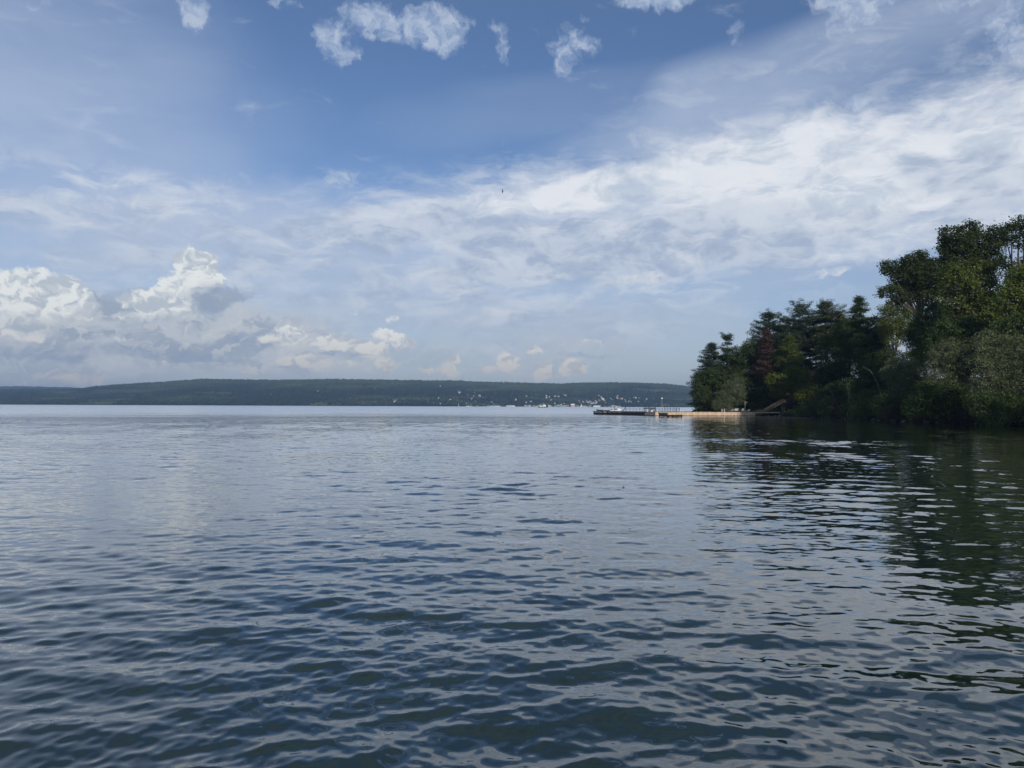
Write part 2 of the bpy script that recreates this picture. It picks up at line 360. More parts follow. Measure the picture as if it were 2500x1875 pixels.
# ================================================================== the lake
def water_material():
    m, n, out = new_mat('lake_water')
    geo = n.n('ShaderNodeNewGeometry'); pos = geo.outputs['Position']; nor = geo.outputs['Normal']
    dist = n.vmath('LENGTH', pos)
    sepp = n.n('ShaderNodeSeparateXYZ'); n.setin(sepp, 0, pos)
    # ripples as slopes: fine ones everywhere, longer ones where the mesh no longer carries the waves
    def slope(scale, seed, detail, stretch=(1, 1, 1), rot=0.0, rough=0.55):
        c = n.mapping(pos, loc=(seed, seed * 2.1, 0), rot=(0, 0, R(rot)), scl=stretch)
        nx = n.noise(c, scale, detail, rough); ny = n.noise(n.vmath('ADD', c, (31.7, 11.3, 0)), scale, detail, rough)
        return n.math('SUBTRACT', nx, 0.5), n.math('SUBTRACT', ny, 0.5)
    wind = n.noise(n.mapping(pos, scl=(0.35, 1, 1)), 0.045, 3, 0.6)        # cat's paws
    windF = n.ramp(wind, 0.36, 0.66, 0.65, 1.25)
    west = n.ramp(sepp.outputs[0], 12.0, -8.0, 0.75, 1.15)                 # rougher away from the sheltering shore
    f1x, f1y = slope(5.0, 3.0, 2, (0.55, 1.0, 1), 8)                        # ~20 cm ripples
    f2x, f2y = slope(1.5, 9.0, 4, (0.55, 1.0, 1), -6, 0.6)                 # ~0.7 m waves
    k1 = n.math('MULTIPLY', n.math('MULTIPLY', windF, west), n.ramp(dist, 6.0, 60.0, 0.17, 0.24, 'LINEAR'))
    k2 = n.math('MULTIPLY', windF, n.ramp(dist, 20.0, 130.0, 0.03, 0.26, 'LINEAR'))
    sx = n.math('ADD', n.math('MULTIPLY', f1x, k1), n.math('MULTIPLY', f2x, n.math('MULTIPLY', k2, 0.7)))
    sy = n.math('ADD', n.math('MULTIPLY', f1y, k1), n.math('MULTIPLY', f2y, k2))
    nrm = n.vmath('NORMALIZE', n.vmath('ADD', nor, n.comb(sx, sy, 0.0)))
    fr = n.n('ShaderNodeFresnel'); fr.inputs[0].default_value = 1.50; n.setin(fr, 'Normal', nrm)
    g = n.n('ShaderNodeBsdfGlossy'); n.setin(g, 'Roughness', n.math('MULTIPLY', n.ramp(dist, 70.0, 420.0, 0.03, 0.27), n.ramp(wind, 0.30, 0.66, 0.7, 1.2))); n.setin(g, 'Normal', nrm)
    g.inputs[0].default_value = (1, 1, 1, 1)
    d = n.n('ShaderNodeBsdfDiffuse'); d.inputs[0].default_value = (0.010, 0.034, 0.034, 1)    # light scattered back by the water
    t = n.n('ShaderNodeBsdfTransparent'); t.inputs[0].default_value = (0.30, 0.50, 0.50, 1)  # what the water lets through of the bed
    body = n.n('ShaderNodeMixShader'); body.inputs[0].default_value = 0.55
    l = m.node_tree.links
    l.new(d.outputs[0], body.inputs[1]); l.new(t.outputs[0], body.inputs[2])
    ms = n.n('ShaderNodeMixShader'); n.setin(ms, 0, n.math('MULTIPLY', fr.outputs[0], 1.32, clamp=True)); l.new(body.outputs[0], ms.inputs[1]); l.new(g.outputs[0], ms.inputs[2])
    l.new(ms.outputs[0], out.inputs[0])
    return m

def build_water():
    rng = np.random.default_rng(5)
    # columns: dense in front, coarse behind; rows spaced evenly in ratio
    front = np.radians(np.arange(-43, 43.001, 0.085)); back = np.radians(np.arange(46, 314.1, 4.0))
    ang = np.concatenate([front, back]); nf = len(front)
    r = np.concatenate([[0.02, 1.2, 2.2, 3.0], np.exp(np.linspace(math.log(3.6), math.log(420), 1250)), np.exp(np.linspace(math.log(440), math.log(26000), 50))])
    A, Rr = np.meshgrid(ang, r)
    Xg = (np.sin(A) * Rr).astype(np.float32); Yg = (np.cos(A) * Rr).astype(np.float32)
    Zg = np.zeros_like(Xg); dr = (Rr * 0.0038).astype(np.float32)
    dX = np.zeros_like(Xg); dY = np.zeros_like(Xg)
    rows = slice(0, 1256)
    xs, ys, drs = Xg[rows, :nf], Yg[rows, :nf], dr[rows, :nf]
    z = np.zeros_like(xs); ox = np.zeros_like(xs); oy = np.zeros_like(xs)
    west = 1.0 - 0.18 * np.clip((xs + 6) / 22, 0, 1)         # calmer towards the wooded shore
    lam = np.exp(rng.uniform(math.log(0.12), math.log(2.3), 112))
    grp = 0.75 + 0.5 * np.sin(xs * 0.21 + ys * 0.13 + 1.0) * np.sin(ys * 0.17 - xs * 0.09)
    for i, L in enumerate(lam):
        if L > 0.9: th = rng.normal(R(-80), R(22)) if i % 2 else rng.normal(R(-122), R(12))
        else: th = rng.normal(R(-88), R(42))
        k = 2 * math.pi / L; kx, ky = k * math.cos(th), k * math.sin(th)
        a = 0.00215 * L ** 0.86 * rng.uniform(0.6, 1.3)
        ph = rng.uniform(0, 6.28)
        fade = np.clip((L / drs - 2.6) / 2.4, 0, 1)
        amp = a * fade * (west if L < 1.6 else 1.0) * grp
        arg = kx * xs + ky * ys + ph
        z += amp * np.cos(arg); s = amp * np.sin(arg)
        ox -= s * math.cos(th) * 0.7; oy -= s * math.sin(th) * 0.7
    Zg[rows, :nf] = z; dX[rows, :nf] = ox; dY[rows, :nf] = oy
    Xg = Xg + dX; Yg = Yg + dY
    nr, nc = Xg.shape
    V = np.stack([Xg, Yg, Zg], -1).reshape(-1, 3)
    i = np.arange(nr - 1)[:, None] * nc; j = np.arange(nc)[None, :]; j2 = (j + 1) % nc
    F = np.stack([i + j, i + j2, i + nc + j2, i + nc + j], -1).reshape(-1, 4)
    o = mesh_np('water', V, F, water_material(), None, True)
    tag(o, kind='structure')
    return o
build_water()

def bed_material():
    m, n, out = new_mat('lake_bed')
    pos = n.n('ShaderNodeNewGeometry').outputs['Position']
    wob = n.noise(pos, 2.2, 2, 0.5); wob2 = n.noise(n.vmath('ADD', pos, (9, 4, 0)), 2.2, 2, 0.5)
    c = n.vmath('ADD', n.mapping(pos, scl=(0.75, 1.4, 1)), n.comb(n.math('MULTIPLY', wob, 0.9), n.math('MULTIPLY', wob2, 0.9), 0))
    vo = n.n('ShaderNodeTexVoronoi', feature='F1'); n.setin(vo, 'Vector', c); vo.inputs['Scale'].default_value = 1.15
    big = n.noise(pos, 0.55, 4, 0.6)
    stone = n.math('MULTIPLY', n.ramp(vo.outputs['Distance'], 0.46, 0.34), n.ramp(big, 0.47, 0.60))
    col = n.mix(stone, (0.035, 0.06, 0.045, 1), (0.50, 0.52, 0.32, 1))
    d = n.n('ShaderNodeBsdfDiffuse'); n.setin(d, 0, col); m.node_tree.links.new(d.outputs[0], out.inputs[0]); return m
def build_bed():
    rr = np.array([0.0, 2, 4, 6, 9, 13, 18, 30, 60, 150, 600, 3000, 26000]); zz = np.array([-1.2, -1.25, -1.3, -1.45, -1.8, -2.6, -3.6, -6, -9, -11, -12, -12, -12])
    V = []; F = []; nA = 64
    for a in range(len(rr)):
        for b in range(nA):
            an = 2 * math.pi * b / nA; rad = max(rr[a], 0.05)
            V.append((math.sin(an) * rad, math.cos(an) * rad, zz[a]))
    for a in range(len(rr) - 1):
        for b in range(nA):
            b2 = (b + 1) % nA; F.append([a * nA + b2, (a + 1) * nA + b2, (a + 1) * nA + b, a * nA + b])
    o = mesh_np('lake_bed', V, F, bed_material(), None, True); tag(o, kind='structure')
build_bed()

# ================================================================== far shore
D0, D1 = 3500.0, 5300.0
ridge_px = [(-900, 957), (-400, 957), (0, 955), (200, 952), (232, 947), (330, 940), (400, 936), (490, 929), (600, 930), (680, 931), (820, 929), (900, 931), (1020, 932), (1130, 933), (1150, 935), (1250, 937), (1372, 941),
            (1400, 938.5), (1500, 937.5), (1560, 939), (1620, 940), (1660, 944), (1700, 951), (1800, 958), (2000, 960), (2600, 950), (3400, 955)]
_u = []; _h = []
for px, py in ridge_px:
    v = ray(px, py); _u.append(v.x); _h.append(CAM_H + v.z * D1)
_u = np.array(_u); _h = np.array(_h) - 7.0
def sstep(t): t = np.clip(t, 0, 1); return t * t * (3 - 2 * t)
def shore_d(u):                      # the far shoreline swings a little nearer to the left
    return D0 + 120 * np.sin(u * 6.0) + 60 * np.sin(u * 17 + 1)
def hill_z(x, y):
    x = np.asarray(x, float); y = np.asarray(y, float)
    u = x / y; H = np.interp(u, _u, _h); t = (y - shore_d(u)) / (D1 - shore_d(u))
    s = 0.62 * sstep(t * 1.0) + 0.38 * np.clip(t, 0, 1) ** 0.85
    z = H * np.where(t < 1, s, 1.0 - 0.10 * np.clip(t - 1, 0, 1))
    spur = np.sin(x / 260 + 1.3 * np.sin(y / 500)) * 7 + np.sin(x / 97 + y / 210) * 3.0
    z = z + spur * sstep(t * 2.5) * sstep((1.05 - t) * 2.5)
    return np.where(t < 0, np.maximum(-8, t * 120), z + 1.0)
def hill_hit(px, py, d_from=None):
    """the point of the far hillside behind a photo pixel"""
    v = ray(px, py)
    d = d_from or D0 - 150
    while d < D1 + 60:
        if hill_z(v.x * d, d) >= CAM_H + v.z * d and hill_z(v.x * d, d) > 0.5: break
        d += 6.0
    return Vector((v.x * d, d, float(hill_z(v.x * d, d))))

def hill_ground_mat():
    m, n, out = new_mat('hillside')
    pos = n.n('ShaderNodeNewGeometry').outputs['Position']
    nz = n.noise(pos, 0.006, 6, 0.6)
    col = n.mix(n.ramp(nz, 0.35, 0.65), (0.014, 0.024, 0.014, 1), (0.035, 0.055, 0.022, 1))
    d = n.n('ShaderNodeBsdfDiffuse'); n.setin(d, 0, col); m.node_tree.links.new(d.outputs[0], out.inputs[0]); return m
HG = hill_ground_mat()
xs = np.linspace(-4600, 6400, 360); ys = np.concatenate([np.linspace(D0 - 260, D0 + 200, 24), np.linspace(D0 + 230, D1 + 900, 70)])
XX, YY = np.meshgrid(xs, ys); XX = XX * (YY / D1) 
ZZ = hill_z(XX, YY); nr, nc = XX.shape
i = np.arange(nr - 1)[:, None] * nc; j = np.arange(nc - 1)[None, :]
F = np.stack([i + j, i + j + 1, i + nc + j + 1, i + nc + j], -1).reshape(-1, 4)
hills = mesh_np('hills', np.stack([XX, YY, ZZ], -1).reshape(-1, 3), F, HG, None, True); tag(hills, kind='structure')
# a second, farther ridge that shows at the left edge
D2 = 8600.0
pts2 = [(-900, 940), (-300, 941), (0, 943), (60, 943), (150, 945), (220, 948), (300, 955), (420, 968), (700, 980)]
V = []; nu = 260
us = np.linspace(ray(-1200, 950).x, ray(700, 950).x, nu); hh = np.interp(us, [ray(p, q).x for p, q in pts2], [CAM_H + ray(p, q).z * D2 for p, q in pts2])
rowsd = [(-500, -0.05), (-420, 0.0), (-150, 0.45), (0, 0.9), (250, 1.0), (900, 0.9)]
for dd, k in rowsd:
    for q in range(nu):
        d = D2 + dd * 2
        z = hh[q] * k * (d / D2 if k > 0.5 else 1) + (RNG.normal(0, 2.2) if k > 0.8 else 0) - (3 if k < 0 else 0)
        V.append((us[q] * d, d, z))
F2 = [[a * nu + b, a * nu + b + 1, (a + 1) * nu + b + 1, (a + 1) * nu + b] for a in range(len(rowsd) - 1) for b in range(nu - 1)]
tag(mesh_np('hills', V, F2, HG, None, True), kind='structure')

# houses of the town across the water: photo pixels
H_ = {}
MW = simple_mat('white_clapboard', (0.80, 0.80, 0.77), (0.66, 0.67, 0.66), 0.4)
MC = simple_mat('cream_siding', (0.66, 0.60, 0.48), (0.56, 0.5, 0.4), 0.4)
MP = simple_mat('pink_brick', (0.62, 0.40, 0.36), (0.5, 0.32, 0.28), 0.4)
MR1 = simple_mat('grey_shingle', (0.20, 0.21, 0.23), (0.13, 0.14, 0.15), 0.5)
MR2 = simple_mat('brown_shingle', (0.17, 0.12, 0.09), (0.11, 0.08, 0.06), 0.5)
MG = simple_mat('dark_window_glass', (0.03, 0.04, 0.05), None, 1.0, 0.15)
def house_mesh(wall, roof, w=11.0, dp=8.0, eh=5.2, rh=3.4):
    """gabled house: walls, pitched roof with overhang, chimney, dark windows and door on the lake side (-y)"""
    b = MB(); x, y = w / 2, dp / 2
    vs = [(-x, -y, -6), (x, -y, -6), (x, y, -6), (-x, y, -6), (-x, -y, eh), (x, -y, eh), (x, y, eh), (-x, y, eh), (-x, 0, eh + rh), (x, 0, eh + rh)]
    b.poly(vs, [[0, 1, 5, 4], [2, 3, 7, 6], [1, 2, 6, 9, 5], [3, 0, 4, 8, 7]], 0)
    for s in (-1, 1):
        e = 0.5; zz = eh - e * rh / y
        a = [(-x - e, s * (y + e), zz), (x + e, s * (y + e), zz), (x + e, 0, eh + rh), (-x - e, 0, eh + rh)]
        t = [(p[0], p[1], p[2] + 0.25) for p in a]
        b.poly(a + t, [[4, 5, 6, 7], [0, 1, 5, 4], [1, 2, 6, 5], [3, 0, 4, 7]], 1)
    b.box((x * 0.4, 0.8, eh + rh), (0.9, 0.9, 2.4), mi=1)
    n = max(2, int(w / 3.2))
    for k in range(n):
        for zl in (1.2, 3.6):
            b.box((-x + (k + 0.5) * w / n, -y - 0.03, zl + 0.3), (1.0, 0.12, 1.25), mi=2)
    return b
kinds = []
for wall, roof in ((MW, MR1), (MW, MR2), (MC, MR1), (MP, MR2), (MW, MR1)):
    o = house_mesh(wall, roof, 10 + 1.4 * len(kinds) % 4, 8).build('hillside_house', [wall, roof, MG]); kinds.append(o)
used = [False] * len(kinds)
def put_house(px, py, w_px, label, group, kind=None, rz=None, sz=1.0, d_from=None):
    k = kind if kind is not None else random.choice([0, 0, 0, 1, 1, 2, 2, 4, 4, 3])
    o = kinds[k] if not used[k] else kinds[k].copy()
    if used[k]: COL.objects.link(o)
    used[k] = True
    p = hill_hit(px, py + 1.2, d_from)
    s = 0.88 * w_px / FPX * p.y / 11.0
    o.location = p; o.scale = (s, s, s * sz * 1.25); o.rotation_euler = (0, 0, -p.x / p.y + (random.uniform(-0.7, 0.7) if rz is None else rz))
    tag(o, label, 'house', group); HP.append((p.x, p.y, 6 * s)); return o
HP = []
singles = [(945, 181, 'lone white house low on the dark wooded slope at far left'), (1240, 99, 'pale house in the clearing just under the far ridge'), (1627, 160, 'white house halfway up the dark slope, left of centre'),
           (1570, 98, 'greyish house high on the slope right of the ridge clearing'), (1668, 205, 'low pale house close to the shore below the dark slope'), (1910, 137, 'small white house high in the woods, left of the marina hill'),
           (2100, 181, 'small white house left of a wider white one, mid slope'), (2140, 186, 'wider white house in a pair of houses mid slope'), (2205, 200, 'pale house below the pair of houses mid slope')]
for a, b, l in singles: put_house(a / 2.458, 900 + b / 2.458, 4.6, l, 'houses on the far hillside', 0 if a != 1570 else 2)
for a, b, w, l in [(65, 176, 4, 'faint pale house near the top of the dark blue slope'), (225, 326, 4, 'small grey house by the shore left of a long white one'), (290, 320, 9, 'long white house on the far shore left of the marina'),
                (775, 144, 4, 'tiny white house alone just below the green ridge'), (755, 274, 4, 'white house alone above the left end of the town'), (645, 318, 4, 'leftmost pale house of the low row left of the marina'),
                (1197, 256, 6.5, 'largest white house on the slope above the marina'), (1115, 290, 4, 'tall narrow white house above the sailboat masts'), (980, 220, 7, 'long pale barn high on the slope above the marina')]:
    put_house(900 + a / 4.424, 910 + b / 4.424, w, l, 'houses on the far hillside', 0, sz=1.7 if '1115' in str(a) else 1.0)
g1 = 'small white houses on the slope above the marina'
for a, b in [(700, 332), (715, 334), (775, 332), (880, 292), (897, 292), (858, 315), (985, 246), (1072, 244), (1145, 220), (1137, 253), (950, 328), (1003, 312), (1012, 318), (1055, 330), (1083, 325), (1155, 315), (1327, 318), (1337, 323)]:
    put_house(900 + a / 4.424, 910 + b / 4.424, random.uniform(3.2, 4.8), 'small white house among trees on the slope around and above the marina', g1)
g2 = 'houses behind the tour boat'
for a, b in [(1590, 290), (1580, 305), (1703, 255), (1703, 324), (1750, 315), (1920, 270), (1918, 250), (1952, 262), (2010, 258), (2050, 258), (2115, 240), (2130, 246), (1970, 296), (1890, 335), (2010, 333), (2080, 345), (2110, 335)]:
    put_house(900 + a / 4.424, 910 + b / 4.424, random.uniform(3.4, 5.2), 'pale house among trees on the slope above the white tour boat', g2)
g3 = 'houses of the dense hillside town'
for a, b in [(590, 365), (600, 385), (650, 380), (690, 365), (720, 385), (745, 400), (760, 380), (805, 365), (850, 295), (885, 312), (855, 360), (940, 395), (975, 400), (1000, 335), (1035, 360), (1050, 405), (1020, 350), (890, 330), (670, 395), (780, 385), (830, 375), (870, 370), (925, 365), (770, 395), (700, 375), (810, 390), (735, 372)]:
    put_house(1300 + a / 5.267, 910 + b / 5.267, random.uniform(3.2, 5.4), 'pale house in the dense cluster of the hillside town', g3)
g4 = 'scattered houses right of the dense town'
for a, b in [(1085, 325), (1098, 345), (1090, 300), (1135, 335), (1150, 333), (1190, 350), (1195, 375), (1245, 340), (1245, 375), (1260, 378), (1300, 325), (1325, 322), (1383, 335), (1370, 333), (1355, 378), (1450, 382), (1465, 345), (1550, 338), (1540, 340)]:
    put_house(1300 + a / 5.267, 910 + b / 5.267, random.uniform(3.2, 5.4), 'pale house scattered on the slope right of the dense town', g4)
put_house(1300 + 1880 / 5.267, 910 + 408 / 5.267, 3.4, 'lone white house near the shore beside the wooded point', 'houses on the far hillside', 0)
put_house(1300 + 1570 / 5.267, 910 + 255 / 5.267, 3.0, 'faint pale house high on the hill left of the wooded point', 'houses on the far hillside', 2)

# buildings along the waterfront
def shore_pt(px, off=18):
    v = ray(px, 992); d = D0
    for _ in range(4): d = float(shore_d(np.array(v.x))) + off
    return Vector((v.x * d, d, 0.8))
wf = [(1240, 5), (1247, 4.5), (1254, 4), (1283, 5), (1290, 4), (1293, 5), (1303, 5), (1310, 5), (1318, 5), (1341, 5), (1346, 4), (1357, 5), (1364, 6), (1372, 5), (1378, 6), (1385, 5), (1396, 5), (1403, 5.5), (1408, 4.5), (1412, 4), (1420, 4.5), (1428, 4), (1440, 5), (1478, 4.5), (1488, 4.5), (1496, 6), (1503, 4), (1512, 4.5), (1164, 4), (1136, 3), (1142, 3)]
for k, (px, w) in enumerate(wf):
    kk = random.choice([0, 1, 2, 4, 0]); o = kinds[kk].copy(); COL.objects.link(o)
    p = shore_pt(px, random.uniform(4, 30)); s = 1.25 * w / FPX * p.y / 11.0
    o.location = p; o.scale = (s, s, s * random.uniform(0.5, 0.9)); o.rotation_euler = (0, 0, random.uniform(-.3, .3) - p.x / p.y)
    o.name = 'boathouse'
    tag(o, 'low white waterfront building in the row along the far shore', 'boathouse', 'white waterfront buildings on the far shore'); HP.append((p.x, p.y, 9 * s))
def long_hall(px0, px1, h, name, label, cat, wall=MW, roof=MR1, off=12):
    p = shore_pt((px0 + px1) / 2, off); w = (px1 - px0) / FPX * p.y
    o = house_mesh(wall, roof, w, 14, h, h * 0.45).build(name, [wall, roof, MG]); o.location = p; o.rotation_euler = (0, 0, -p.x / p.y)
    tag(o, label, cat); HP.append((p.x, p.y, w / 2)); HP.append((p.x - w / 3, p.y, w / 3)); HP.append((p.x + w / 3, p.y, w / 3))
long_hall(1449, 1466, 5.5, 'waterfront_hall', 'long bright white building at the water below the dense town', 'building', off=4)
long_hall(1236, 1257, 4.2, 'boat_shed', 'row of white sheds at the water left of the tour boat', 'boat shed', off=5)
long_hall(1187, 1222, 2.4, 'boat_shed', 'long low white boat shed beside the sailboat masts', 'boat shed', off=3)
long_hall(1394, 1403, 9.0, 'pavilion', 'pinkish white building with a tall peaked roof at the waterfront', 'building', MP, MW, off=5)
# domed building in the middle of the town
p = hill_hit(1300 + 905 / 5.267, 910 + 352 / 5.267)
dm = empty('domed_building', p, -p.x / p.y); tag(dm, 'broad white building with a rounded dome in the hillside town', 'building')
MB().box((0, 0, 3), (17, 12, 9), bev=0.3).build('wall', MW, dm)
b = MB(); b.tube([(0, 0, 7.6), (0, 0, 9.5), (0, 0, 11.6), (0, 0, 13), (0, 0, 13.7)], [5.2, 5.1, 4.0, 2.2, 0.3], 14); b.build('dome', simple_mat('pale_green_copper', (0.42, 0.52, 0.48), None, 1.0), dm, True)
HP.append((p.x, p.y, 10))
# radio mast on the ridge
p = hill_hit(1129, 934); p = W(1129, 934, D1 - 60)
m_ = MB(); top = W(1129, 917, D1 - 60)
for dx, dy in ((-1.0, 0), (0.8, 0.8), (0.8, -0.8)): m_.tube([(p.x + dx, p.y + dy, p.z - 12), (top.x + dx * 0.6, top.y + dy * 0.6, top.z)], 0.18, 4)
for q in range(14):
    t = q / 13; z = p.z - 10 + (top.z - p.z + 8) * t; m_.bar((p.x - 0.9, p.y, z), (p.x + 0.7, p.y + 0.7, z + 2), 0.15); m_.bar((p.x + .7, p.y + 0.7, z), (p.x + 0.7, p.y - 0.7, z + 2), 0.15)
tag(m_.build('radio_mast', simple_mat('galvanised_mast', (0.3, 0.3, 0.32), None, 1.0)), 'thin lattice radio mast rising from the far ridge', 'radio mast')

# woods that cover the far hills: one mass of crowns
def crowns(P, r, h, rng):
    """low crowns as dented domes; P (n,3) base points"""
    k = 6; n = len(P)
    an = rng.uniform(0, 6.28, n)[:, None] + np.arange(k)[None] * 2 * np.pi / k
    rr = r[:, None] * rng.uniform(0.75, 1.2, (n, k))
    low = np.stack([P[:, None, 0] + np.cos(an) * rr, P[:, None, 1] + np.sin(an) * rr, P[:, None, 2] + h[:, None] * rng.uniform(0.15, 0.40, (n, k))], -1)
    rr2 = rr * 0.62
    mid = np.stack([P[:, None, 0] + np.cos(an + .5) * rr2, P[:, None, 1] + np.sin(an + .5) * rr2, P[:, None, 2] + h[:, None] * rng.uniform(0.66, 0.95, (n, k))], -1)
    top = np.stack([P[:, 0] + rng.normal(0, .15, n) * r, P[:, 1] + rng.normal(0, .15, n) * r, P[:, 2] + h * 1.04], -1)[:, None]
    V = np.concatenate([low, mid, top], 1).reshape(-1, 3); m = 2 * k + 1
    F = []
    for a in range(k):
        b2 = (a + 1) % k
        F += [[a, b2, k + a], [b2, k + b2, k + a], [k + a, k + b2, 2 * k]]
    F = np.array(F)[None] + (np.arange(n) * m)[:, None, None]
    return V, F.reshape(-1, 3)
def woods_mat():
    m, n, out = new_mat('far_woods')
    geo = n.n('ShaderNodeNewGeometry'); pos = geo.outputs['Position']
    big = n.noise(n.mapping(pos, scl=(0.6, 1, 1)), 0.0035, 5, 0.6)
    sz = n.n('ShaderNodeSeparateXYZ'); n.setin(sz, 0, pos)
    kind = n.math('ADD', big, n.ramp(sz.outputs[2], 60, 175, -0.10, 0.12))        # sunlit top over cloud-shadowed lower slope, put into the crown colour
    c = n.mix(n.ramp(kind, 0.38, 0.64), (0.010, 0.017, 0.014, 1), (0.048, 0.066, 0.030, 1))
    c = n.mix(n.math('MULTIPLY', geo.outputs['Random Per Island'], 0.50), c, n.mix(0.5, c, (0.080, 0.098, 0.045, 1)))
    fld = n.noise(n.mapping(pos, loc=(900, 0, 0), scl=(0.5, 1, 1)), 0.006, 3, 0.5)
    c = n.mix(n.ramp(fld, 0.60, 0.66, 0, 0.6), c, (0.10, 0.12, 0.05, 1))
    d = n.n('ShaderNodeBsdfDiffuse'); n.setin(d, 0, c); m.node_tree.links.new(d.outputs[0], out.inputs[0]); return m
rng = np.random.default_rng(3)
n = 62000
uu = rng.uniform(-0.84, 0.36, n * 2); tt = rng.uniform(0, 1, n * 2) ** 0.9
dd = shore_d(uu) + 6 + tt * (D1 + 60 - shore_d(uu))
keep = rng.uniform(0, 1, len(uu)) < (dd / 5300) ** 1.2
uu, dd = uu[keep][:n], dd[keep][:n]
ox, oy = uu * dd, dd
clear = np.ones(len(ox), bool)
for hx, hy, hr in HP: clear &= ~((np.abs(ox - hx) < hr + 6) & (oy > hy - 120) & (oy < hy + hr + 5))
ox, oy = ox[clear], oy[clear]
Pz = hill_z(ox, oy); rr = rng.uniform(6.5, 11.5, len(ox)); hh = rng.uniform(8, 17, len(ox)) * np.where(np.abs(oy - D1) < 250, rng.uniform(.9, 1.4, len(ox)), 1.0)
V, F = crowns(np.stack([ox, oy, Pz - 1.0], -1), rr, hh, rng)
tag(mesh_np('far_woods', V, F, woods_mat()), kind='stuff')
print('woods', len(F))

# boats near the far shore
def sailboat(px, py, mast_px, sail=False, d=3330.0):
    v = ray(px, py); d = min(d, 3360); r = empty('sailboat', (v.x * d, d, 0), random.uniform(-1.3, 1.3))
    L = 10.0; b = MB(); sec = []
    for t, w_, z0 in ((-0.5, 0.7, 0.1), (-0.25, 1.3, -0.1), (0.1, 1.5, -0.15), (0.35, 0.9, 0.0), (0.5, 0.06, 0.4)):
        sec += [(t * L, -w_, 1.25), (t * L, -w_ * 0.6, z0), (t * L, w_ * 0.6, z0), (t * L, w_, 1.25)]
    fs = [[0, 1, 2, 3]]
    for a in range(4):
        for q in range(4): fs.append([a * 4 + q, (a + 1) * 4 + q, (a + 1) * 4 + (q + 1) % 4, a * 4 + (q + 1) % 4])
    b.poly(sec, fs); b.box((0.2, 0, 1.55), (3.6, 1.5, 0.7), bev=0.15)
    b.build('hull', MW, r)
    h = mast_px / FPX * d
    MB().tube([(0.5, 0, 1.2), (0.5, 0, 1.2 + h)], 0.17, 5).tube([(0.5, 0, 2.2), (-3.6, 0, 2.3)], 0.16, 5).build('mast', MW, r)
    if sail:
        MB().poly([(0.4, 0.0, 2.4), (-3.6, 0.05, 2.4), (0.4, 0.0, h), (-1.9, 0.5, h * .5), (0.4, 0.16, 2.4), (0.4, .16, h)], [[0, 1, 3, 2], [4, 5, 3, 1]]).build('sail', MW, r)
    return r
for k, (px, mp, sl) in enumerate([(1119.5, 8, 1), (1139.5, 6, 0), (1142, 7, 0), (1145, 6, 0), (1148.5, 7, 0), (1151, 6, 0), (1181.5, 6, 0), (1191, 5, 0), (1204, 7, 0), (1205.5, 9, 0), (1209, 6, 0), (1214, 7, 0), (1419.5, 9, 1), (1412, 6, 0), (1425.5, 7, 0), (1432, 6, 0), (1399, 6, 0), (1506, 5, 0)]):
    r = sailboat(px, 992, mp, bool(sl))
    lab = {1119.5: 'sailboat with raised white sail left of the marina', 1419.5: 'sailboat with raised white sail in front of the dense town'}.get(px, 'white sailboat with bare mast moored by the far shore')
    tag(r, lab, 'sailboat', 'sailboats along the far shore')

# the tour boat
d = 1380.0; v = ray(1326, 994); r = empty('tour_boat', (v.x * d, d, 0), R(4)); tag(r, 'white two-deck tour boat with dark hull out on the lake', 'boat')
L = 18.5; b = MB(); sec = []
for t, w_, z0, zt in ((-0.5, 2.0, -0.2, 1.5), (-0.3, 2.3, -0.3, 1.45), (0.15, 2.3, -0.3, 1.5), (0.36, 1.6, -0.2, 1.75), (0.5, 0.08, 0.2, 2.1)):
    sec += [(t * L, -w_, zt), (t * L, -w_ * 0.75, z0), (t * L, w_ * 0.75, z0), (t * L, w_, zt)]
fs = [[0, 1, 2, 3], [16, 19, 18, 17]]
for a in range(4):
    for q in range(4): fs.append([a * 4 + q, (a + 1) * 4 + q, (a + 1) * 4 + (q + 1) % 4, a * 4 + (q + 1) % 4])
b.poly(sec, fs); b.build('hull', simple_mat('dark_hull_paint', (0.035, 0.05, 0.06), None, 1.0, 0.35), r)
cb = MB().box((-0.6, 0, 2.4), (12.5, 3.9, 1.9), bev=0.15).build('lower_cabin', MW, r)
wv = MB()
for q in range(9): wv.box((-6.2 + q * 1.4, 0, 2.65), (0.95, 3.96, 0.8))
wv.build('window_row', MG, cb)
MB().box((2.2, 0, 4.35), (5.0, 3.2, 1.8), bev=0.2).build('wheelhouse', MW, r)
MB().box((-3.6, 0, 5.25), (7.0, 3.9, 0.14)).build('awning', MW, r)
p_ = MB()
for x in (-6.9, -4.8, -2.6, -0.4):
    for y in (-1.8, 1.8): p_.bar((x, y, 3.3), (x, y, 5.2), 0.1)
for y in (-1.9, 1.9):
    for z in (3.75, 4.2): p_.bar((-7, y, z), (0, y, z), 0.07)
p_.build('railing', MW, r)
MB().tube([(2.5, 0, 5.2), (2.2, 0, 7.4)], 0.09, 5).bar((2.3, -0.7, 6.5), (2.3, 0.7, 6.5), 0.08).build('mast', MW, r)

